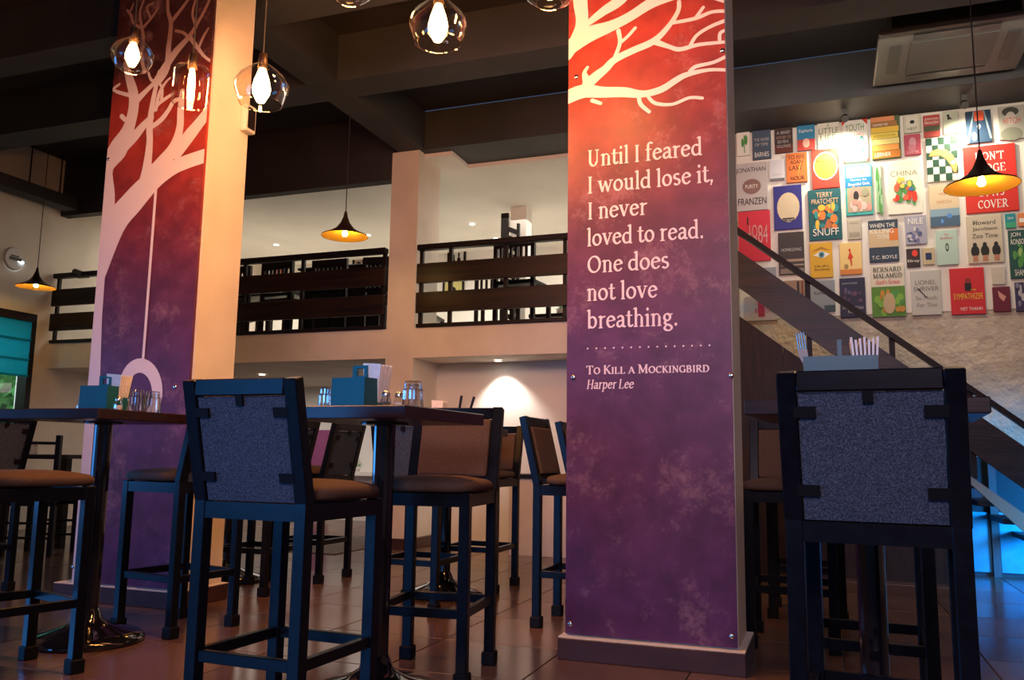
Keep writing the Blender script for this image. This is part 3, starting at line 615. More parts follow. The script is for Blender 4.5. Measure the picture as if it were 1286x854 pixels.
MB().box((-.5,-.35,.70), (.5,.35,.74)).build('table_top', frame_dark, mt)
for x in (-.45,.45):
    for y in (-.3,.3): MB().box((x-.025,y-.025,0), (x+.025,y+.025,.70)).build('leg', frame_dark, mt)
def upstairs_table(label, x, y):
    t = thing('mezzanine_table', label, 'table', (x,y,2.1))
    MB().box((-.42,-.35,.66), (.42,.35,.74)).build('table_top', frame_dark, t)
    for sx in (-.36,.36):
        for sy in (-.3,.3): MB().box((sx-.03,sy-.03,0), (sx+.03,sy+.03,.66)).build('leg', frame_dark, t)
upstairs_table('dark table upstairs near the tree column', -6.3, 8.75)
upstairs_table('dark table upstairs halfway along the left railing', -5.35, 9.2)
again(sc0, 'dark slatted chair upstairs behind the table near the tree column', (-6.9,8.7,2.1), -.5)
again(sc0, 'dark slatted chair upstairs in the second row halfway along', (-4.6,9.3,2.1), .15)
def plant(label, loc, s, n=26):
    t = thing('potted_plant', label, 'plant', loc)
    MB().lathe([(.0001,0),(.6*s,0),(.8*s,1.1*s),(.7*s,1.1*s),(.65*s,.9*s),(.0001,.9*s)], n=16).build('pot', sp_m, t, smooth=True)
    mb = MB()
    for i in range(n):
        a = random.uniform(0, 2*PI); r = random.uniform(.4, 1.5)*s; h = random.uniform(1.2, 3.0)*s; c_ = Vector((r*math.cos(a), r*math.sin(a), h)); d = Vector((math.cos(a), math.sin(a), random.uniform(-.2,.8)))*s*.5; e = Vector((-math.sin(a), math.cos(a), 0))*s*.22
        mb.poly([c_-d, c_+e, c_+d, c_-e]); mb.tube([(0,0,.9*s), c_], .03*s, 4)
    mb.build('leaves', leaf, t)
plant('small green plant upstairs between the boards of the right railing', (ony(705,350,8.6).x,8.6,2.1+.28), .07)
pst = thing('plant_stand', 'low dark stand carrying the small upstairs plant', 'stand', (ony(705,350,8.6).x,8.6,2.1))
MB().box((-.3,-.2,.24), (.3,.2,.279)).build('stand_top', frame_dark, pst)
for x in (-.26,.26):
    for y in (-.16,.16): MB().box((x-.02,y-.02,0), (x+.02,y+.02,.24)).build('leg', frame_dark, pst)
# ------------------------------------------------------------------ lower back room
pm = thing('purple_wall_panel', 'purple printed panel on the far lower wall behind the bar stools', 'panel', (0,0,0))
a = ony(378,540,10.19); b = ony(412,640,10.19); MB().box((a.x,10.17,b.z), (b.x,10.199,a.z)).build('board', mat('purple_print', (.28,.07,.20), .5), pm)
wl = thing('white_shelf', 'long white shelf on the far lower wall with a small plant on it', 'shelf', (0,0,0))
a = ony(430,592,9.9); MB().box((a.x-.3,9.85,a.z-.05), (-4.0,10.199,a.z)).build('shelf_board', white_wall, wl)
plant('small spiky green plant on the white lower shelf', (ony(448,592,9.98).x,9.98,a.z), .06)
mtt = tag(MB().box((-5.3,6.65,0), (-4.08,8.2,.008)).build('floor_mat', noisy(mat('grey_mat', (.10,.08,.07), .8), (.08,.065,.06), (.12,.10,.09), 20)), 'dark grey floor mat below the mezzanine edge', 'mat')
# ------------------------------------------------------------------ bar stools
def cushion(mb, w_, d, z0, t, dome, n=10):
    def se(u): return math.copysign(abs(u)**.9, u)
    rows = [(-.0, .94, 0), (.25, 1.0, 0), (.6, 1.0, 0), (.85, .97, 0), (1, .90, 0), (1.15, .7, 1), (1.25, .45, 1), (1.3, .001, 1)]
    m = 32; vs = []
    for h, s, _ in rows:
        for k in range(m):
            a = 2*PI*k/m; c_, s_ = math.cos(a), math.sin(a); r = 1/(abs(c_)**6+abs(s_)**6)**(1/6)
            zz = z0+t*min(h,1)+dome*max(0,h-1)/.3
            vs.append((c_*r*s*w_/2, s_*r*s*d/2, zz))
    fs = [(i*m+k, i*m+(k+1)%m, (i+1)*m+(k+1)%m, (i+1)*m+k) for i in range(len(rows)-1) for k in range(m)]
    fs += [tuple(range(m))[::-1], tuple((len(rows)-1)*m+k for k in range(m))]
    mb.add(vs, fs); return mb
def make_stool(label, loc, rz):
    t = thing('bar_stool', label, 'bar stool', loc, rz, 'padded bar stools')
    hx, hy = .185, .195
    for sx in (-1,1):
        for sy in (-1,1):
            l = MB().bar((sx*hx,sy*hy,.03), (sx*hx,sy*hy,.73), .042, .042).build('leg', metal_black, t, bevel=.003)
            MB().box((sx*hx-.029,sy*hy-.029,0), (sx*hx+.029,sy*hy+.029,.055)).build('foot_cap', cap_mat, l, bevel=.004)
    for y in (-hy,hy): MB().box((-hx+.021,y-.012,.252), (hx-.021,y+.012,.286)).build('stretcher', metal_black, t, bevel=.002)
    for x in (-hx,hx): MB().box((x-.012,-hy+.021,.252), (x+.012,hy-.021,.286)).build('stretcher', metal_black, t, bevel=.002)
    MB().box((-hx+.021,-hy-.018,.675), (hx-.021,-hy+.018,.725)).box((-hx+.021,hy-.018,.675), (hx-.021,hy+.018,.725)).box((-hx-.018,-hy+.021,.675), (-hx+.018,hy-.021,.725)).box((hx-.018,-hy+.021,.675), (hx+.018,hy-.021,.725)).build('seat_frame', metal_black, t)
    cu = cushion(MB(), .43, .40, .731, .045, .018); cu.v = [(v[0], v[1]+.035, v[2]) for v in cu.v]; cu.build('seat', fab, t, smooth=True)
    zb, zt_, lean = .73, 1.09, .085
    def at(x, z, dy=0): return (x, -hy-lean*(z-zb)/(zt_-zb)+dy, z)
    for x in (-hx,hx): MB().bar(at(x,zb-.005), at(x,zt_), .046, .040).build('back_post', metal_black, t, bevel=.003)
    MB().bar(at(-hx+.0231,zt_-.025), at(hx-.0231,zt_-.025), .038, .05, (0,1,0)).build('top_rail', metal_black, t, bevel=.003)
    # padded front and speckled rear of the backrest
    def slab(y0, y1, x, z0, z1, name, m, bev, seg=2):
        vs = [at(-x,z0,y0), at(x,z0,y0), at(x,z0,y1), at(-x,z0,y1), at(-x,z1,y0), at(x,z1,y0), at(x,z1,y1), at(-x,z1,y1)]
        mb = MB(); mb.add(vs, [(3,2,1,0),(4,5,6,7),(0,1,5,4),(1,2,6,5),(2,3,7,6),(3,0,4,7)]); return mb.build(name, m, t, bevel=bev, seg=seg)
    slab(.0, .034, .161, .785, zt_-.052, 'back_cushion', fab, .012)
    rp = slab(-.012, -.001, .161, .728, zt_-.052, 'back_panel', fab_back, .001, 1); rp['label'] = 'speckled blue grey rear cloth'
    for x, z, w2, h2 in ((-.145,.99,.026,.014),(.145,.99,.026,.014),(-.145,.80,.026,.014),(.145,.80,.026,.014),(0,zt_-.062,.012,.018)):
        vs = [at(x-w2,z-h2,-.022), at(x+w2,z-h2,-.022), at(x+w2,z-h2,-.0125), at(x-w2,z-h2,-.0125), at(x-w2,z+h2,-.022), at(x+w2,z+h2,-.022), at(x+w2,z+h2,-.0125), at(x-w2,z+h2,-.0125)]
        mb = MB(); mb.add(vs, [(3,2,1,0),(4,5,6,7),(0,1,5,4),(1,2,6,5),(2,3,7,6),(3,0,4,7)]); mb.build('panel_clip', cap_mat, t)
    return t
RD = math.radians
s1 = make_stool('bar stool seen from behind, blue grey back, front of the middle table', (-1.61,2.36,0), RD(-2))
bpy.context.view_layer.update()
for lb, x, y, r in (
    ('bar stool facing the camera tucked under the right end of the middle table', -1.530,3.28, 186),
    ('bar stool between the left table and the tree mural column', -3.09,3.57, 80),
    ('bar stool with brown seat at the left edge of the picture', -3.05,2.56, -15),
    ('bar stool whose grey back shows below the left table top at the frame edge', -5.02,3.87, 90),
    ('bar stool with blue grey back partly hidden behind the middle table post', -2.27,4.66, 0),
    ('small looking bar stool furthest back in front of the white alcove', -2.22,5.46, 180),
    ('bar stool side on just left of the quote column, nearer of that pair', -1.24,4.515, -90),
    ('bar stool half hidden behind the left edge of the quote column, further one', -1.24,5.16, -90),
    ('bar stool at the far table with its grey back turned, further of the pair', -3.47,5.33, 90),
    ('bar stool at the far table mostly hidden behind the front stool, nearer one', -3.47,4.72, 90),
    ('bar stool standing behind the tree column at the far table', -4.37,5.10, -90),
    ('largest bar stool seen from behind at the right, nearly black frame', .125,2.46, -5),
    ('bar stool on the far side of the right table behind the largest stool', .125,3.33, 178),
    ('dark bar stool right of the quote column in the shadow, nearer one', -.17,4.50, 180),
    ('dark bar stool further back right of the quote column', -.12,5.35, 180)):
    again(s1, lb, (x, y, 0), RD(r))
# ------------------------------------------------------------------ bar tables
def bar_table(label, x, y, rz, sx, sy, zt_):
    t = thing('bar_table', label, 'bar table', (x,y,0), rz, 'square bar tables')
    MB().box((-sx/2,-sy/2,zt_-.045), (sx/2,sy/2,zt_)).build('table_top', wood_top, t, bevel=.003)
    MB().lathe([(.041,.10),(.041,zt_-.06),(.09,zt_-.055),(.09,zt_-.0455),(.0001,zt_-.0455)], n=20).build('post', gloss_black, t, smooth=False)
    MB().lathe([(.0001,.0),(.235,0),(.25,.006),(.25,.018),(.235,.034),(.19,.050),(.11,.072),(.065,.10),(.050,.135),(.0415,.15)], n=40).build('base', gloss_black, t, smooth=True)
    return t
TA = bar_table('square bar table at the left with a blue lit edge', -3.23,3.15,0,.60,.66,1.055)
TB = bar_table('square bar table in the middle behind the blue backed stool', -1.565,2.87,RD(-3),.54,.62,1.04)
TC = bar_table('square bar table behind the middle table with cutlery on it', -2.30,5.06,RD(-3),.60,.60,1.05)
TD = bar_table('square bar table behind the tree column', -3.91,5.0,0,.60,.60,1.05)
TE = bar_table('square bar table behind the largest stool at the right', .12,2.87,RD(-4),.64,.60,1.05)
# ------------------------------------------------------------------ caddies, napkins, glasses, shakers
def caddy(label, x, y, z, rz, nap, w_=.155, d=.15, h=.118):
    t = thing('caddy', label, 'caddy', (x,y,z), rz, 'teal table caddies')
    MB().box((-w_/2,-d/2,0), (w_/2,d/2,.006)).box((-w_/2,-d/2,.006), (w_/2,-d/2+.006,h)).box((-w_/2,d/2-.006,.006), (w_/2,d/2,h)).box((-w_/2,-d/2+.006,.006), (-w_/2+.006,d/2-.006,h)).box((w_/2-.006,-d/2+.006,.006), (w_/2,d/2-.006,h)).build('box', teal, t)
    hd = MB(); y0, y1 = -.006, .006; zs = (h-.004, h+.052); xs = (-.035,.035)
    # handle plate with a slot cut through it
    for a, b in (((-.035,zs[0]),(.035,zs[0]+.016)),((-.035,zs[1]-.012),(.035,zs[1])),((-.035,zs[0]+.016),(-.015,zs[1]-.012)),((.020,zs[0]+.016),(.035,zs[1]-.012))): hd.box((a[0],y0,a[1]), (b[0],y1,b[1]))
    hd.box((-.035,y0,.006), (.035,y1,zs[0])); hd.build('handle', teal, t)
    c_ = math.cos(rz); s_ = math.sin(rz); ox, oy = nap
    n = thing('napkin_stack', label.replace('caddy', 'stack of paper napkins standing in the caddy'), 'napkins', (x+c_*ox-s_*oy, y+s_*ox+c_*oy, z+.008), rz)
    n['label'] = NAP
    for k in range(7):
        a = -.03+.011*k; MB().add([(-.030,-.025+.0075*k,0),(.030,-.025+.0075*k,0),(.050,-.025+.0075*k+a*.4,.165-.006*(k%2)),(-.034,-.025+.0075*k+a*.4,.172-.004*(k%3)),(-.030,-.019+.0075*k,0),(.030,-.019+.0075*k,0),(.050,-.019+.0075*k+a*.4,.165-.006*(k%2)),(-.034,-.019+.0075*k+a*.4,.172-.004*(k%3))],
                                  [(3,2,1,0)[::-1],(4,5,6,7)[::-1],(0,1,5,4),(1,2,6,5),(2,3,7,6),(3,0,4,7)]).build('napkin', paper, n)
    return t
def tumbler(label, x, y, z, s=1.):
    t = tag(MB().lathe([(.0001,.088*s),(.026*s,.090*s),(.029*s,.084*s),(.030*s,.066*s),(.034*s,.060*s),(.0345*s,.03*s),(.038*s,.0),(.0355*s,.0),(.032*s,.03*s),(.031*s,.058*s),(.027*s,.064*s),(.026*s,.078*s),(.0001,.076*s)], n=48, flute=.17, nf=12).build('glass_tumbler', tumbler_glass), label, 'glass', 'upturned glass tumblers')
    t.location = (x, y, z); return t
def shaker(label, x, y, z, fill):
    t = thing('shaker', label, 'shaker', (x,y,z), 0, 'salt and pepper shakers')
    MB().lathe([(.0001,0),(.018,0),(.0215,.012),(.021,.03),(.015,.044),(.013,.05)], n=20, flute=.12, nf=8).build('glass_body', tumbler_glass, t)
    MB().lathe([(.0001,.002),(.016,.003),(.018,.012),(.0175,.026),(.0001,.027)], n=14).build('filling', fill, t)
    MB().lathe([(.0155,.048),(.0155,.058),(.011,.066),(.0001,.067)], n=16).build('lid', steel, t, smooth=True)
    return t
def pt(x, y, z): q = onz(x, y, z); return q.x, q.y
NAP = 'white paper napkins standing in the caddy on the middle table'
cB = caddy('teal caddy with handle on the middle table between the tumblers', -1.66,2.84,1.0405, RD(-8), (.045,.035))
tumbler('upturned ribbed tumbler on the near right corner of the middle table', -1.405,2.78,1.0405, 1.12)
tumbler('upturned ribbed tumbler left of the teal caddy on the middle table', -1.83,2.88,1.0405, 1.02)
shaker('pepper shaker beside the middle table caddy, nearer one', -1.515,2.78,1.0405, pepper)
shaker('salt shaker beside the middle table caddy, further one', -1.488,2.83,1.0405, salt)
NAP = 'cream paper napkins standing in the caddy on the left table'
cA = caddy('teal caddy with handle on the left table', -3.185,3.10,1.0555, RD(4), (.04,.03))
tumbler('upturned tumbler right of the caddy on the left table', -2.985,3.09,1.0555, 1.1)
tumbler('upturned tumbler left of the caddy on the left table', -3.33,3.13,1.0555, 1.1)
tumbler('second upturned tumbler behind the right one on the left table', -2.975,3.18,1.0555, 1.1)
shaker('salt shaker right of the caddy on the left table', -3.05,3.05,1.0555, salt)
NAP = 'white paper napkins rising above the top of the largest stool'
cE = caddy('teal caddy on the right table above the largest stool', .05,2.66,1.0505, PI/2, (.0,-.07), w_=.15, d=.20, h=.122)
NAP = 'peach paper napkins on the table behind the middle table'
cC = caddy('dark caddy on the table behind the middle table', -2.28,4.98,1.0505, 0, (-.06,.02), w_=.17, h=.075)
def fork(label, loc, rx, ry, tines=True):
    t = thing('fork' if tines else 'knife', label, 'cutlery', loc); t.rotation_euler = (rx, ry, 0)
    MB().tube([(0,0,0),(0,0,.10)], [.004,.006], 8).build('handle', steel if tines else frame_dark, t)
    if tines:
        MB().add([(-.005,-.001,.10),(.005,-.001,.10),(.013,-.001,.125),(.013,-.001,.145),(-.013,-.001,.145),(-.013,-.001,.125),(-.005,.002,.10),(.005,.002,.10),(.013,.002,.125),(.013,.002,.145),(-.013,.002,.145),(-.013,.002,.125)],
                 [(0,1,2,3,4,5),(11,10,9,8,7,6),(0,6,7,1),(1,7,8,2),(2,8,9,3),(3,9,10,4),(4,10,11,5),(5,11,6,0)]).build('fork_head', steel, t)
        for k in range(4): MB().tube([(-.011+k*.0073,0,.145),(-.010+k*.0068,-.004,.195)], [.0022,.0014], 6).build('tine', steel, t)
    else: MB().box((-.009,-.001,.10), (.009,.001,.20)).build('blade', frame_dark, t, bevel=.0005)
    return t
fork('steel fork standing tines up in the right table caddy', (-.035,2.65,1.058), .05, -.12)
fork('dark handled knife standing in the caddy behind the middle table, left one', (-2.20,4.98,1.06), .0, .15, False)
fork('dark handled knife leaning right in the caddy behind the middle table', (-2.15,5.0,1.06), .0, .30, False)
tumbler('clear glass behind the napkins on the table behind the middle one', -2.30,5.14,1.0505, 1.2)
# ------------------------------------------------------------------ low dining set at the far left
dn = thing('dining_table', 'dark low dining table far left under the balcony', 'table', (-6.9,6.3,0))
MB().box((-.45,-.40,.80), (.45,.40,.835)).build('table_top', wood_top, dn, bevel=.003)
for x in (-.4,.4):
    for y in (-.35,.35): MB().box((x-.03,y-.03,0), (x+.03,y+.03,.80)).build('leg', frame_dark, dn)
tumbler('clear tumbler on the low dining table at the far left', -7.0,6.0,.8355, 1.4)
def ladder_chair(label, loc, rz):
    t = thing('ladder_back_chair', label, 'chair', loc, rz, 'ladder back dining chairs')
    for x in (-.2,.2):
        MB().box((x-.02,-.21,0), (x+.02,-.17,1.0)).build('leg', frame_dark, t); MB().box((x-.02,.17,0), (x+.02,.21,.45)).build('leg', frame_dark, t)
    sm = mat('orange_lit_slat', (.35,.12,.03), .5)  # orange light on the slats is put into their colour
    for k in range(8): MB().box((-.18+k*.046,-.165,.452), (-.148+k*.046,.19,.47)).build('seat_slat', sm, t)
    MB().box((-.22,.171,.41), (.22,.20,.45)).box((-.22,-.2,.41), (.22,-.171,.45)).build('seat_rail', frame_dark, t)
    for k in range(4): MB().box((-.18,-.20,.56+k*.12), (.18,-.18,.585+k*.12)).build('back_rung', frame_dark, t)
    for k in range(2):
        for y in (-.19,.19): MB().box((-.18,y-.01,.14+k*.12), (.18,y+.01,.16+k*.12)).build('stretcher', frame_dark, t)
    return t
lc = ladder_chair('ladder back chair in front of the low dining table', (-6.3,5.55,0), RD(20))
again(lc, 'ladder back chair left of the low dining table', (-7.55,5.9,0), RD(-70))
again(lc, 'ladder back chair behind the low dining table', (-6.8,7.0,0), RD(180))
# ------------------------------------------------------------------ pendant lamps
CORD_TOP = ZC
def lathe_thick(prof, th): return prof+[(max(.0005, r-th), z) for r, z in prof[::-1]]
def glass_pendant(label, x, y, Y, r, kind, e=32):
    p = ony(x, y, Y); t = thing('glass_pendant_lamp', label, 'pendant lamp', tuple(p), 0, 'clear glass pendant lamps')
    if kind == 'flare': prof = [(.78*r,-.45*r),(.98*r,.10*r),(1.0*r,.30*r),(.82*r,.62*r),(.45*r,.95*r),(.22*r,1.10*r)]
    elif kind == 'bowl': prof = [(.45*r,-.62*r),(.75*r,-.45*r),(.95*r,-.1*r),(1.0*r,.30*r),(.85*r,.60*r),(.5*r,.9*r),(.22*r,1.05*r)]
    else: prof = [(.95*r,-.95*r),(1.0*r,-.80*r),(1.0*r,.9*r),(.85*r,1.15*r),(.28*r,1.35*r)]
    MB().lathe(prof, n=32).build('glass_shade', shade_glass, t, smooth=True)
    MB().lathe([(prof[0][0]+.0018, prof[0][1]-.001),(prof[0][0]+.0018, prof[0][1]+.003),(prof[0][0]-.0018, prof[0][1]+.003),(prof[0][0]-.0018, prof[0][1]-.001),(prof[0][0]+.0018, prof[0][1]-.001)], n=32).build('rim', shade_glass, t)
    zt_ = prof[-1][1]
    MB().lathe([(.0001,zt_+.05),(.018,zt_+.05),(.022,zt_-.02),(.0001,zt_-.02)], n=16).build('socket', lamp_out, t, smooth=True)
    b = [(.0001,-.42*r),(.14*r,-.38*r),(.28*r,-.10*r),(.34*r,.15*r),(.27*r,.48*r),(.12*r,zt_-.022)] if kind != 'jar' else [(.0001,-.75*r),(.18*r,-.7*r),(.20*r,.3*r),(.12*r,zt_-.022)]
    MB().lathe(b, n=16).build('bulb', bulb_mat, t, smooth=True)
    MB().tube([(0,0,zt_+.05),(0,0,ZC-p.z-.02)], .0035, 6).build('cord', cord_mat, t)
    MB().lathe([(.05,ZC-p.z),(.05,ZC-p.z-.02),(.0001,ZC-p.z-.021)], n=16).build('ceiling_rose', lamp_out, t)
    light('pendant_glow', 'POINT', (p.x, p.y, p.z-.50*r), e, WARM, .03)
glass_pendant('bowl shaped clear glass pendant lamp at the far left of the cluster', 166,74,3.0,.098,'bowl')
glass_pendant('narrow jar shaped glass pendant lamp over the tree mural edge', 240,110,3.0,.083,'jar')
glass_pendant('flared glass pendant lamp just right of the tree column', 328,116,3.0,.120,'flare')
glass_pendant('flared glass pendant lamp hanging highest in the middle of the dark ceiling', 550,38,3.0,.122,'flare')
glass_pendant('glass pendant lamp cut by the top edge between two flared ones', 440,-18,3.0,.115,'bowl')
glass_pendant('glass pendant lamp cut by the top edge left of the quote column', 690,-16,3.0,.115,'bowl', 22)
def cone_pendant(label, x, y, Y, r, e=3):
    p = ony(x, y, Y); t = thing('cone_pendant_lamp', label, 'pendant lamp', tuple(p), 0, 'dark trumpet pendant lamps')
    out = [(1.0*r,0),(.97*r,.05*r),(.68*r,.17*r),(.38*r,.36*r),(.20*r,.60*r),(.10*r,.86*r),(.05*r,1.10*r)]
    inn = [(.985*r,.001),(.93*r,.045*r),(.64*r,.13*r),(.34*r,.27*r),(.0001,.38*r)]
    MB().lathe(out, n=40).build('shade', lamp_out, t, smooth=True); MB().lathe(inn, n=40).build('gold_lining', gold_in, t, smooth=True)
    MB().lathe([(.0001,.0*r),(.08*r,.02*r),(.12*r,.10*r),(.08*r,.22*r),(.04*r,.36*r)], n=14).build('bulb', cone_bulb, t, smooth=True)
    MB().tube([(0,0,1.1*r),(0,0,ZC-p.z-.02)], .004, 6).build('cord', cord_mat, t)
    MB().lathe([(.05,ZC-p.z),(.05,ZC-p.z-.02),(.0001,ZC-p.z-.021)], n=16).build('ceiling_rose', lamp_out, t)
    light('cone_lamp_glow', 'POINT', (p.x+.02, p.y, p.z+.0*r), e*.6, (1.,.6,.2), .02)
cone_pendant('gold lined trumpet pendant lamp in front of the left railing', 433,297,6.3,.205)
cone_pendant('gold lined trumpet pendant lamp in front of the red book cover', 1233,234,5.55,.205)
cone_pendant('gold lined trumpet pendant lamp near the teal blind', 45,361,6.5,.194)
# ------------------------------------------------------------------ the book wall
YB = 7.85
bdw = thing('book_poster_backing', 'large white backing sheet behind the book covers', 'wall covering', (0,0,0))
MB().box((-.68,7.842,2.14), (2.6,7.8495,3.895)).build('sheet', mat('white_backing', (.74,.72,.66), .6), bdw)
def bfont(s, mb_list, X, Z, W_, H_, col, Y):
    """builtin-font line fitted into a W_ x H_ box"""
    c = bpy.data.curves.new('t', 'FONT'); c.body = s; c.size = 1; o = bpy.data.objects.new('t', c); COL.objects.link(o)
    dg = bpy.context.evaluated_depsgraph_get(); me = bpy.data.meshes.new_from_object(o.evaluated_get(dg))
    vs = [v.co.copy() for v in me.vertices]; fs = [tuple(p.vertices) for p in me.polygons]
    bpy.data.objects.remove(o); bpy.data.curves.remove(c); bpy.data.meshes.remove(me)
    x0, x1 = min(v.x for v in vs), max(v.x for v in vs); y0, y1 = min(v.y for v in vs), max(v.y for v in vs)
    mb_list.append(([(X+(v.x-x0)/(x1-x0)*W_, Y, Z+(v.y-y0)/(y1-y0)*H_) for v in vs], fs, col))
def book(label, x0, y0, x1, y1, base, items=(), th=.022):
    a = ony(x0, (y0+2), 7.83); b = ony(x1, y1, 7.83); X0, X1, Z0, Z1 = a.x, b.x, b.z, a.z; w_, h_ = X1-X0, Z1-Z0
    t = thing('book_cover', label, 'book cover', (0,0,0), 0)
    MB().box((X0,7.842-th,Z0), (X1,7.8415,Z1)).build('cover_board', flat(base), t, bevel=.002)
    if not items: return
    Y = 7.842-th-.0006; parts = []; k = 0
    for it in items:
        k += 1; y = Y-.0003*k
        if it[0] == 'r': _, u0, v0, u1, v1, c = it; parts.append(([(X0+u*w_, y, Z0+v*h_) for u, v in ((u0,v0),(u1,v0),(u1,v1),(u0,v1))], [(0,1,2,3)], c))
        elif it[0] == 'p': parts.append(([(X0+u*w_, y, Z0+v*h_) for u, v in it[1]], [tuple(range(len(it[1])))], it[2]))
        elif it[0] == 'e': _, cu, cv, ru, rv, c = it; parts.append(([(X0+(cu+ru*math.cos(q*PI/10))*w_, y, Z0+(cv+rv*math.sin(q*PI/10))*h_) for q in range(20)], [tuple(range(20))], c))
        elif it[0] == 't': _, s, u0, v0, uw, vh, c = it; bfont(s, parts, X0+u0*w_, Z0+v0*h_, uw*w_, vh*h_, c, y)
        elif it[0] == 's':
            _, s, u0, v0, uw, vh, c = it; mb = MB(); sz = vh*h_/.68
            W0 = text_width(s)*sz; kx = uw*w_/W0
            serif_text(mb, s, lambda u, v: (X0+u0*w_+u*kx, y, Z0+v0*h_+v), sz, wt=1.25); parts.append((mb.v, mb.f, c))
    cols = []; mb = MB()
    for vs, fs, c in parts:
        if c not in cols: cols.append(c)
        mb.add(vs, fs, cols.index(c))
    o = mb.build('printed_front', [flat(c) for c in cols], t)
K = (.02,.02,.02); Wt = (.78,.76,.70); RED = (.62,.04,.02); BE = (.62,.55,.42); NV = (.02,.03,.10); TE = (.03,.22,.24); YE = (.75,.50,.06); GR = (.08,.28,.07); OR = (.72,.22,.05); GY = (.45,.45,.46); PK = (.45,.08,.12); SK = (.12,.35,.55)
def blobs(n, cs, u0, v0, u1, v1, r, seed):
    rr = random.Random(seed); return [('e', rr.uniform(u0,u1), rr.uniform(v0,v1), r*rr.uniform(.5,1.2), r*rr.uniform(.4,1.), rr.choice(cs)) for _ in range(n)]
book('pale cover with a dark green cactus branch beside the quote column', 925,163,942,195, Wt, [('r',.55,.1,.62,.8,GR),('e',.72,.6,.12,.2,GR),('e',.45,.5,.10,.18,GR)])
book('slate blue cover with pale lettering at the top left of the book wall', 944.5,163,968.7,199, (.06,.09,.14), [('t','THE NOISE',.1,.62,.8,.1,GY),('t','OF TIME',.15,.45,.7,.1,GY),('t','BARNES',.12,.08,.76,.16,Wt)])
book('black and brown cover with rough grey lettering in the top row', 972.5,160,996,191, (.05,.03,.03), [('r',0,0,1,.3,(.12,.03,.02)),('t','A BRIEF',.12,.74,.76,.12,GY),('t','HISTORY OF',.1,.55,.8,.12,(.4,.25,.18)),('t','SEVEN',.15,.38,.6,.12,GY),('t','KILLINGS',.12,.2,.76,.12,GY)])
book('cover with a blue top and red foot in the top row', 1000.7,156,1024,188, (.03,.22,.40), [('r',0,0,1,.42,(.5,.06,.05)),('e',.5,.28,.2,.18,(.8,.45,.35)),('t','Euphoria',.12,.66,.76,.16,Wt)])
book('cream cover with large green grey capitals A LITTLE LIFE', 1026.5,154,1055,186, (.72,.72,.60), [('s','A',.4,.84,.14,.12,GR),('t','LITTLE',.05,.58,.9,.22,(.15,.22,.12)),('t','LIFE',.12,.3,.7,.24,(.15,.22,.12)),('t','a novel',.2,.1,.5,.08,GY)])
book('white cover with red and teal letters under the hot spot', 1057,151,1091,202, Wt, [('p',[(0,1),(.2,1),(0,.88)],RED),('p',[(1,1),(.78,1),(1,.86)],RED),('p',[(0,0),(.1,0),(0,.08)],RED),('p',[(1,0),(.9,0),(1,.08)],RED),('t','YOUTH',.14,.74,.72,.16,GR),('t','WITH',.4,.52,.42,.14,RED),('e',.75,.4,.12,.2,TE),('e',.75,.4,.08,.14,Wt),('t','THE',.4,.34,.3,.12,TE),('t','END',.35,.14,.4,.12,RED)])
book('cover showing a pile of orange and yellow book spines', 1093,146.5,1132,198, (.08,.12,.05), [('r',0,.88,.82,.99,(.65,.25,.10)),('r',0,.76,.9,.87,(.35,.16,.05)),('r',0,.62,.95,.75,YE),('r',0,.48,.92,.61,(.78,.62,.10)),('r',0,.34,.95,.47,(.80,.70,.25)),('r',0,.2,.93,.33,(.85,.35,.08)),('r',0,.02,.97,.19,(.55,.20,.03)),('t','LEAVING THE',.08,.78,.5,.05,Wt),('t','ATOCHA STATION',.08,.51,.75,.06,(.3,.2,.02)),('t','LERNER',.1,.06,.55,.09,Wt)])
book('small olive white cover with a bird sketch', 1134,144,1157,166, (.50,.50,.38), [('r',.15,.05,.85,.95,(.6,.6,.5)),('e',.5,.6,.14,.1,K),('t','NEST',.22,.14,.56,.16,K)])
book('small maroon pink cover with a pale figure', 1135,168,1157,194, PK, [('e',.5,.6,.22,.25,(.6,.3,.35)),('e',.45,.35,.25,.15,(.55,.2,.25)),('t','CARTER',.15,.08,.7,.12,(.75,.5,.5))])
book('small red and dark cover with white lettering over a field', 1159,144,1181,171, (.4,.06,.05), [('r',.02,.25,.98,.5,(.08,.09,.05)),('t','JONATHAN',.08,.74,.84,.12,Wt),('t','FRANZEN',.08,.58,.84,.12,Wt)])
book('small pale green cover with a black acrobat figure', 1183.5,139,1204,167, (.52,.58,.45), [('e',.35,.8,.1,.06,K),('p',[(.3,.78),(.5,.72),(.6,.6),(.45,.64),(.3,.6)],K),('t','PEACOCK',.12,.22,.7,.08,GY),('t','and other',.12,.1,.6,.06,GY)])
book('dark blue cover with an orange red splash and light beams', 1212,139,1246,178, (.02,.05,.10), [('p',[(.3,.98),(.75,.98),(.7,.68),(.35,.68)],(.65,.10,.04)),('p',[(0,.0),(.08,0),(.35,.98),(.3,.98)],(.25,.35,.38)),('p',[(1,.1),(.92,.1),(.7,.98),(.76,.98)],(.25,.35,.38)),('e',.5,.5,.07,.07,Wt),('e',.3,.2,.1,.14,(.2,.3,.35))])
book('grey cover with a capped face and red lettering in the top right corner', 1253,133,1289,173, (.42,.42,.36), [('e',.45,.82,.32,.14,(.06,.06,.05)),('e',.45,.62,.2,.2,(.55,.52,.45)),('t','HITCH',.16,.46,.66,.18,(.6,.1,.1)),('e',.45,.15,.42,.2,(.25,.26,.2))])
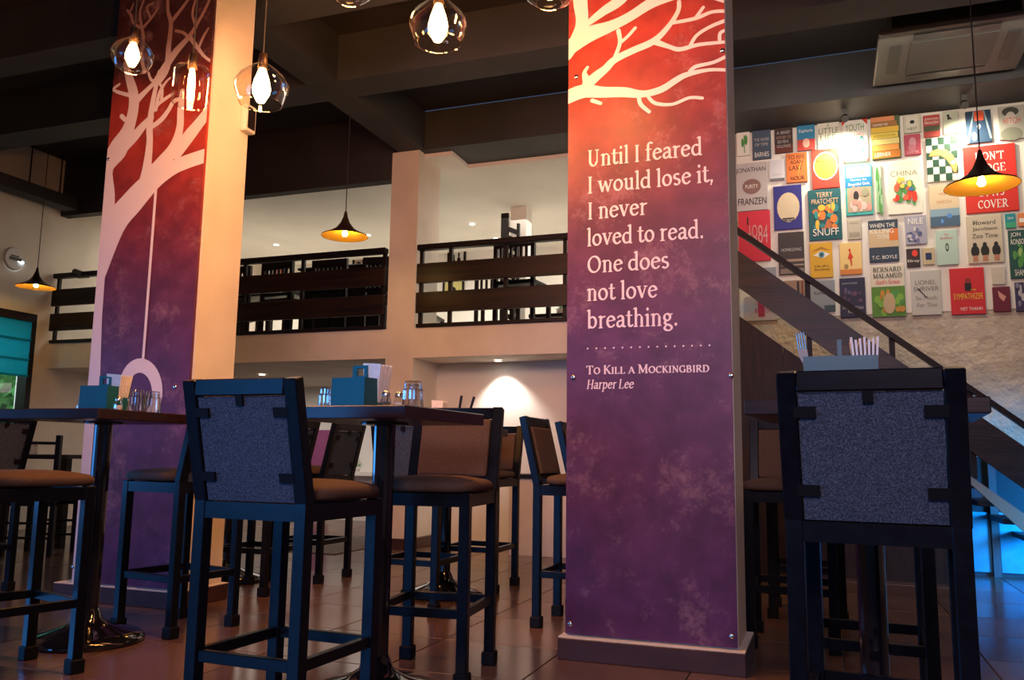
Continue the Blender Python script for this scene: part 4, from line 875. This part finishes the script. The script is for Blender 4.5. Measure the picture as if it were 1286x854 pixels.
book('grey cover with spiky capitals and a brown disc beside the quote column', 922,205,965,263, (.50,.46,.47), [('t','JONATHAN',.05,.78,.9,.12,K),('e',.52,.5,.28,.16,(.25,.14,.13)),('t','PURITY',.33,.46,.38,.08,Wt),('t','FRANZEN',.1,.12,.85,.14,K)])
book('small whitish cover with a faint grey horizon', 966,200,985.5,226, (.60,.60,.66), [('r',.02,0,.98,.1,(.15,.15,.18)),('t','Disgrace',.2,.24,.6,.09,GY)])
book('orange cover packed with black capitals', 987,191.6,1014.5,228, (.62,.16,.04), [('t','TO RISE',.1,.78,.8,.14,K),('t','AGAIN',.2,.62,.6,.13,K),('t','LAST',.15,.42,.6,.15,K),('t','HOUR',.2,.08,.65,.13,K),('p',[(.5,.1),(.8,.9),(.62,.5)],YE)])
book('red cover with a yellow disc label', 1019,187,1055,235, (.58,.05,.03), [('e',.5,.56,.45,.36,Wt),('e',.5,.56,.42,.33,YE),('e',.5,.5,.28,.20,(.85,.68,.05)),('t','Heroes',.15,.62,.7,.16,K)])
book('deep blue cover with a large beige disc', 971,233,1008,287, (.03,.03,.22), [('e',.52,.5,.40,.34,(.62,.52,.36)),('r',.3,.18,.72,.26,K),('t','a novel',.33,.2,.35,.04,Wt)])
book('dark teal cover reading SNUFF with orange swirls', 1014.5,238,1058,300, (.01,.10,.12), blobs(22,[OR,TE,(.02,.3,.3),YE,(.5,.15,.05)],.2,.25,.85,.65,.10,3)+[('t','TERRY',.25,.84,.5,.1,(.75,.5,.3)),('t','PRATCHETT',.1,.71,.82,.1,(.75,.5,.3)),('t','SNUFF',.12,.08,.78,.14,Wt)])
book('turquoise cover with a blue title band over a dog drawing', 1060.5,207,1097,269, (.05,.42,.40), [('r',.06,.74,.95,.97,(.62,.72,.72)),('e',.62,.87,.14,.08,(.35,.3,.3)),('r',0,.56,.98,.75,(.02,.22,.55)),('t','Munday the',.2,.67,.6,.055,Wt),('t','Beautiful Girls',.12,.59,.78,.055,Wt),('r',.06,.06,.95,.55,(.42,.36,.24))]+blobs(14,[(.6,.3,.25),K,(.3,.3,.2),(.62,.5,.45)],.15,.12,.85,.5,.12,8))
book('narrow green patterned cover squeezed beside the turquoise one', 1098.5,206,1109,267, (.45,.58,.42), blobs(16,[GR,(.3,.5,.3)],.1,.05,.9,.95,.25,9))
book('bright red cover with grey numerals partly crossed by the handrail', 927,265,968.5,327, (.60,.03,.06), [('t','1Q',.35,.42,.25,.3,(.6,.3,.3)),('t','84',.62,.35,.3,.36,(.6,.3,.3)),('r',.28,.72,.32,.88,K),('t','Murakami',.1,.52,.3,.06,(.7,.5,.4))])
book('dark grey brown cover with pale pages behind the handrail', 977,291,1011,344, (.05,.04,.045), [('t','HOMEGOING',.12,.55,.78,.07,GY),('r',.1,.3,.98,.36,(.35,.26,.2)),('r',.1,.2,.98,.24,(.3,.24,.2)),('r',.06,.02,.98,.14,(.22,.17,.15))])
book('yellow cover with one staring eye', 1016.5,304,1046.5,348, (.66,.38,.03), [('p',[(.15,.64),(.5,.76),(.9,.66),(.6,.55)],Wt),('e',.52,.65,.13,.09,(.08,.25,.35)),('e',.52,.65,.05,.04,K),('p',[(.05,.74),(.5,.88),(.95,.76),(.5,.82)],(.35,.18,.02)),('t','Life of a',.2,.3,.6,.06,K),('t','Banished',.2,.2,.65,.06,K)])
book('tiny beige cover above the yellow and orange one', 1064,275,1082,300, (.50,.46,.36), [('t','TRAVELS',.15,.78,.7,.08,(.2,.18,.15)),('r',.1,.1,.9,.35,(.33,.31,.24))])
book('yellow orange cover with a walking red figure', 1054,304,1083,344, (.80,.58,.22), [('r',0,0,1,.16,(.62,.22,.05)),('e',.46,.76,.05,.05,(.6,.05,.02)),('p',[(.36,.5),(.48,.74),(.62,.52),(.54,.5),(.56,.28),(.50,.28),(.46,.46)],(.62,.05,.02)),('e',.28,.25,.1,.08,(.35,.25,.08))])
book('dark cover with cream title and an orange sky over a town', 1090,276,1129.5,328, (.03,.05,.08), [('r',0,.35,1,.78,(.55,.42,.25)),('r',.7,.5,1,.78,(.62,.18,.04)),('t','WHEN THE',.05,.82,.85,.10,Wt),('t','KILLING',.05,.68,.8,.11,Wt),('t',"DONE",.3,.55,.4,.10,Wt),('t','T.C. BOYLE',.08,.07,.85,.08,Wt)])
book('grey blue cover between handrail and stair board', 1017.5,351,1049.5,391, (.25,.29,.32), [('t','Romance',.15,.55,.7,.09,K),('r',.55,0,1,.2,(.05,.08,.10))])
book('navy cover with a skyline crossed by the handrail', 1054,348,1088,398, (.03,.03,.07), [('t','COLSON WHITEHEAD',.1,.84,.6,.04,GY),('t','MANHATTAN',.1,.2,.8,.07,GY),('t','NOW',.3,.1,.4,.08,GY)]+blobs(12,[(.12,.06,.12),(.1,.1,.2)],.1,.3,.9,.7,.07,5))
book('cream and green cover with a lettered top and a face in leaves', 1093,332,1138,397, (.66,.62,.50), [('r',0,0,1,.58,(.10,.24,.04))]+blobs(26,[GR,(.2,.42,.06),(.5,.25,.05)],.05,.04,.95,.54,.09,6)+[('e',.52,.25,.18,.2,(.50,.38,.22)),('s','BERNARD',.06,.86,.86,.09,K),('s','MALAMUD',.06,.74,.88,.09,K),('t',"God's Grace",.15,.63,.7,.08,RED)])
book('lavender grey cover with tangled figures', 1136,270,1164.5,306, (.34,.34,.42), blobs(14,[(.15,.15,.3),(.5,.5,.55),(.08,.1,.2)],.1,.1,.9,.55,.12,7)+[('t','NILE',.14,.7,.7,.2,Wt)])
book('small black cover with a red blot and white name', 1138,311,1156,335, (.04,.025,.025), [('e',.62,.74,.22,.18,(.7,.05,.03)),('t','Ellroy',.06,.22,.88,.18,Wt)])
book('small tan cover with a navy square', 1158.5,310,1174,332, (.50,.42,.26), [('r',.22,.28,.75,.7,NV)])
book('beige to blue cover with a night skyline under the check cover', 1166,232,1206,283, (.62,.50,.33), [('r',0,0,1,.42,(.22,.35,.45)),('r',0,0,1,.24,(.06,.12,.20)),('t','HOUSE OF',.35,.76,.35,.05,(.5,.2,.1)),('t','MIRTH',.25,.55,.5,.08,(.62,.35,.2)),('e',.4,.12,.05,.05,(.1,.3,.7)),('e',.65,.24,.09,.06,(.1,.25,.6))])
book('mint green cover with a small black bird', 1174.7,288,1204,332, (.42,.58,.50), [('e',.5,.5,.08,.12,K),('e',.5,.5,.04,.07,(.42,.58,.50)),('t','The',.38,.84,.2,.05,RED),('t','Buddhist',.2,.74,.6,.06,RED)])
book('beige cover with three dark penguins in a row', 1213,270,1261,329, (.56,.50,.38), [('s','H',.2,.80,.1,.09,K),('t','Howard',.18,.8,.64,.09,K),('t','Jacobson',.16,.66,.7,.09,K),('t','Zoo Time',.14,.52,.72,.09,K)]+[z for u in (.2,.48,.8) for z in (('e',u,.25,.12,.12,K),('e',u,.38,.06,.05,K),('p',[(u-.08,.04),(u+.08,.04),(u+.06,.16),(u-.06,.16)],(.45,.2,.12)))])
book('light grey cover with a black feather and serif lettering', 1143,339,1183,395, (.50,.50,.46), [('t','LIONEL',.15,.68,.7,.1,(.15,.14,.14)),('t','SHRIVER',.08,.54,.86,.1,(.15,.14,.14)),('t','So Much',.15,.34,.7,.09,(.22,.2,.2)),('t','For That',.18,.18,.68,.09,(.22,.2,.2)),('p',[(.2,.6),(.26,.6),(.56,.36),(.5,.38)],K)])
book('crimson cover with a dark portrait and yellow slanted title', 1192,336,1238.5,394, (.58,.03,.04), [('e',.52,.62,.10,.12,K),('e',.52,.72,.09,.06,(.25,.03,.03)),('r',.42,.5,.62,.58,K),('t','THE',.58,.5,.16,.04,YE),('t','SYMPATHIZER',.08,.32,.86,.13,YE),('t','VIET THANH',.25,.08,.65,.07,Wt)])
book('small whitish cover right of the crimson one', 1245,334,1263,357, (.55,.52,.44), [('t','stories',.2,.5,.6,.08,GY)])
book('small maroon cover with a pale dancing figure', 1246,359,1270,391, (.14,.02,.04), [('p',[(.3,.85),(.55,.7),(.75,.6),(.6,.4),(.45,.5),(.35,.6)],(.6,.3,.25))])
book('tiny teal and green cover at the right edge', 1262,267,1276,286, (.02,.25,.30), [('r',0,.0,1,.4,(.05,.35,.18)),('t','SEA',.2,.6,.6,.15,Wt)])
book('tiny orange cover cut by the right edge', 1278,266,1291,284, (.65,.22,.08), [('r',.1,.3,.9,.6,Wt)])
book('dark green leafy cover with white capitals at the right edge', 1265.5,288,1295,349, (.02,.08,.07), blobs(14,[GR,(.35,.5,.15)],.1,.25,.95,.7,.11,11)+[('t','JON',.1,.84,.5,.11,Wt),('t','RONSON',.1,.7,.8,.11,Wt),('t','SHAMED',.2,.05,.75,.13,Wt)])
book('narrow dark violet cover in the bottom right corner', 1274,353,1288,391, (.05,.04,.10), blobs(6,[GY,(.2,.2,.3)],.2,.1,.8,.9,.2,12))
book("large red cover reading DON'T JUDGE A BOOK BY ITS COVER", 1209,184,1280,264, (.62,.03,.02), [('s',"DON'T",.22,.78,.56,.12,Wt),('s','JUDGE',.2,.60,.60,.12,Wt),('s','A BOOK',.2,.42,.60,.12,Wt),('s','BY ITS',.26,.24,.48,.12,Wt),('s','COVER',.22,.06,.58,.12,Wt)])
chk = [('r',i/5,j/6,(i+1)/5,(j+1)/6,(.01,.06,.03)) for i in range(5) for j in range(6) if (i+j) % 2]
book('green and white checkered cover with an orange boomerang', 1162,173,1204,226, (.62,.66,.58), chk+[('p',[(.08,.58),(.16,.70),(.4,.74),(.66,.70),(.86,.56),(.98,.34),(.94,.18),(.86,.16),(.76,.34),(.64,.48),(.46,.58),(.2,.58)],(.68,.33,.10)),('e',.84,.4,.07,.05,(.2,.35,.5))])
book('white cover with a bouquet of red and blue flowers', 1113,203,1159,267, (.70,.70,.60), [('t','CHINA',.1,.72,.8,.1,(.3,.28,.15))]+blobs(20,[GR,(.1,.3,.1)],.25,.2,.8,.6,.09,13)+blobs(12,[RED,(.7,.12,.05),RED],.2,.25,.85,.6,.08,14)+blobs(6,[(.05,.15,.4),(.75,.55,.1)],.35,.45,.7,.66,.07,15))
book('red and white cover seen below the stair board', 936,371,977,402, (.45,.40,.40), [('r',.4,.15,.6,.9,(.35,.03,.06)),('t','STEALING',.35,.6,.6,.2,(.5,.05,.1)),('t','BUDDHA',.3,.3,.65,.2,(.5,.05,.1))])
book('brown cover with book spines behind the stair board', 984,351,1013,385, (.30,.20,.15), [('r',.6,.1,.7,.95,K),('r',.8,.1,.88,.95,(.2,.05,.04))])
book('plain grey cover behind the handrail near the column', 950,335,975,360, (.30,.31,.35), [('t','notes',.2,.5,.6,.12,GY)])
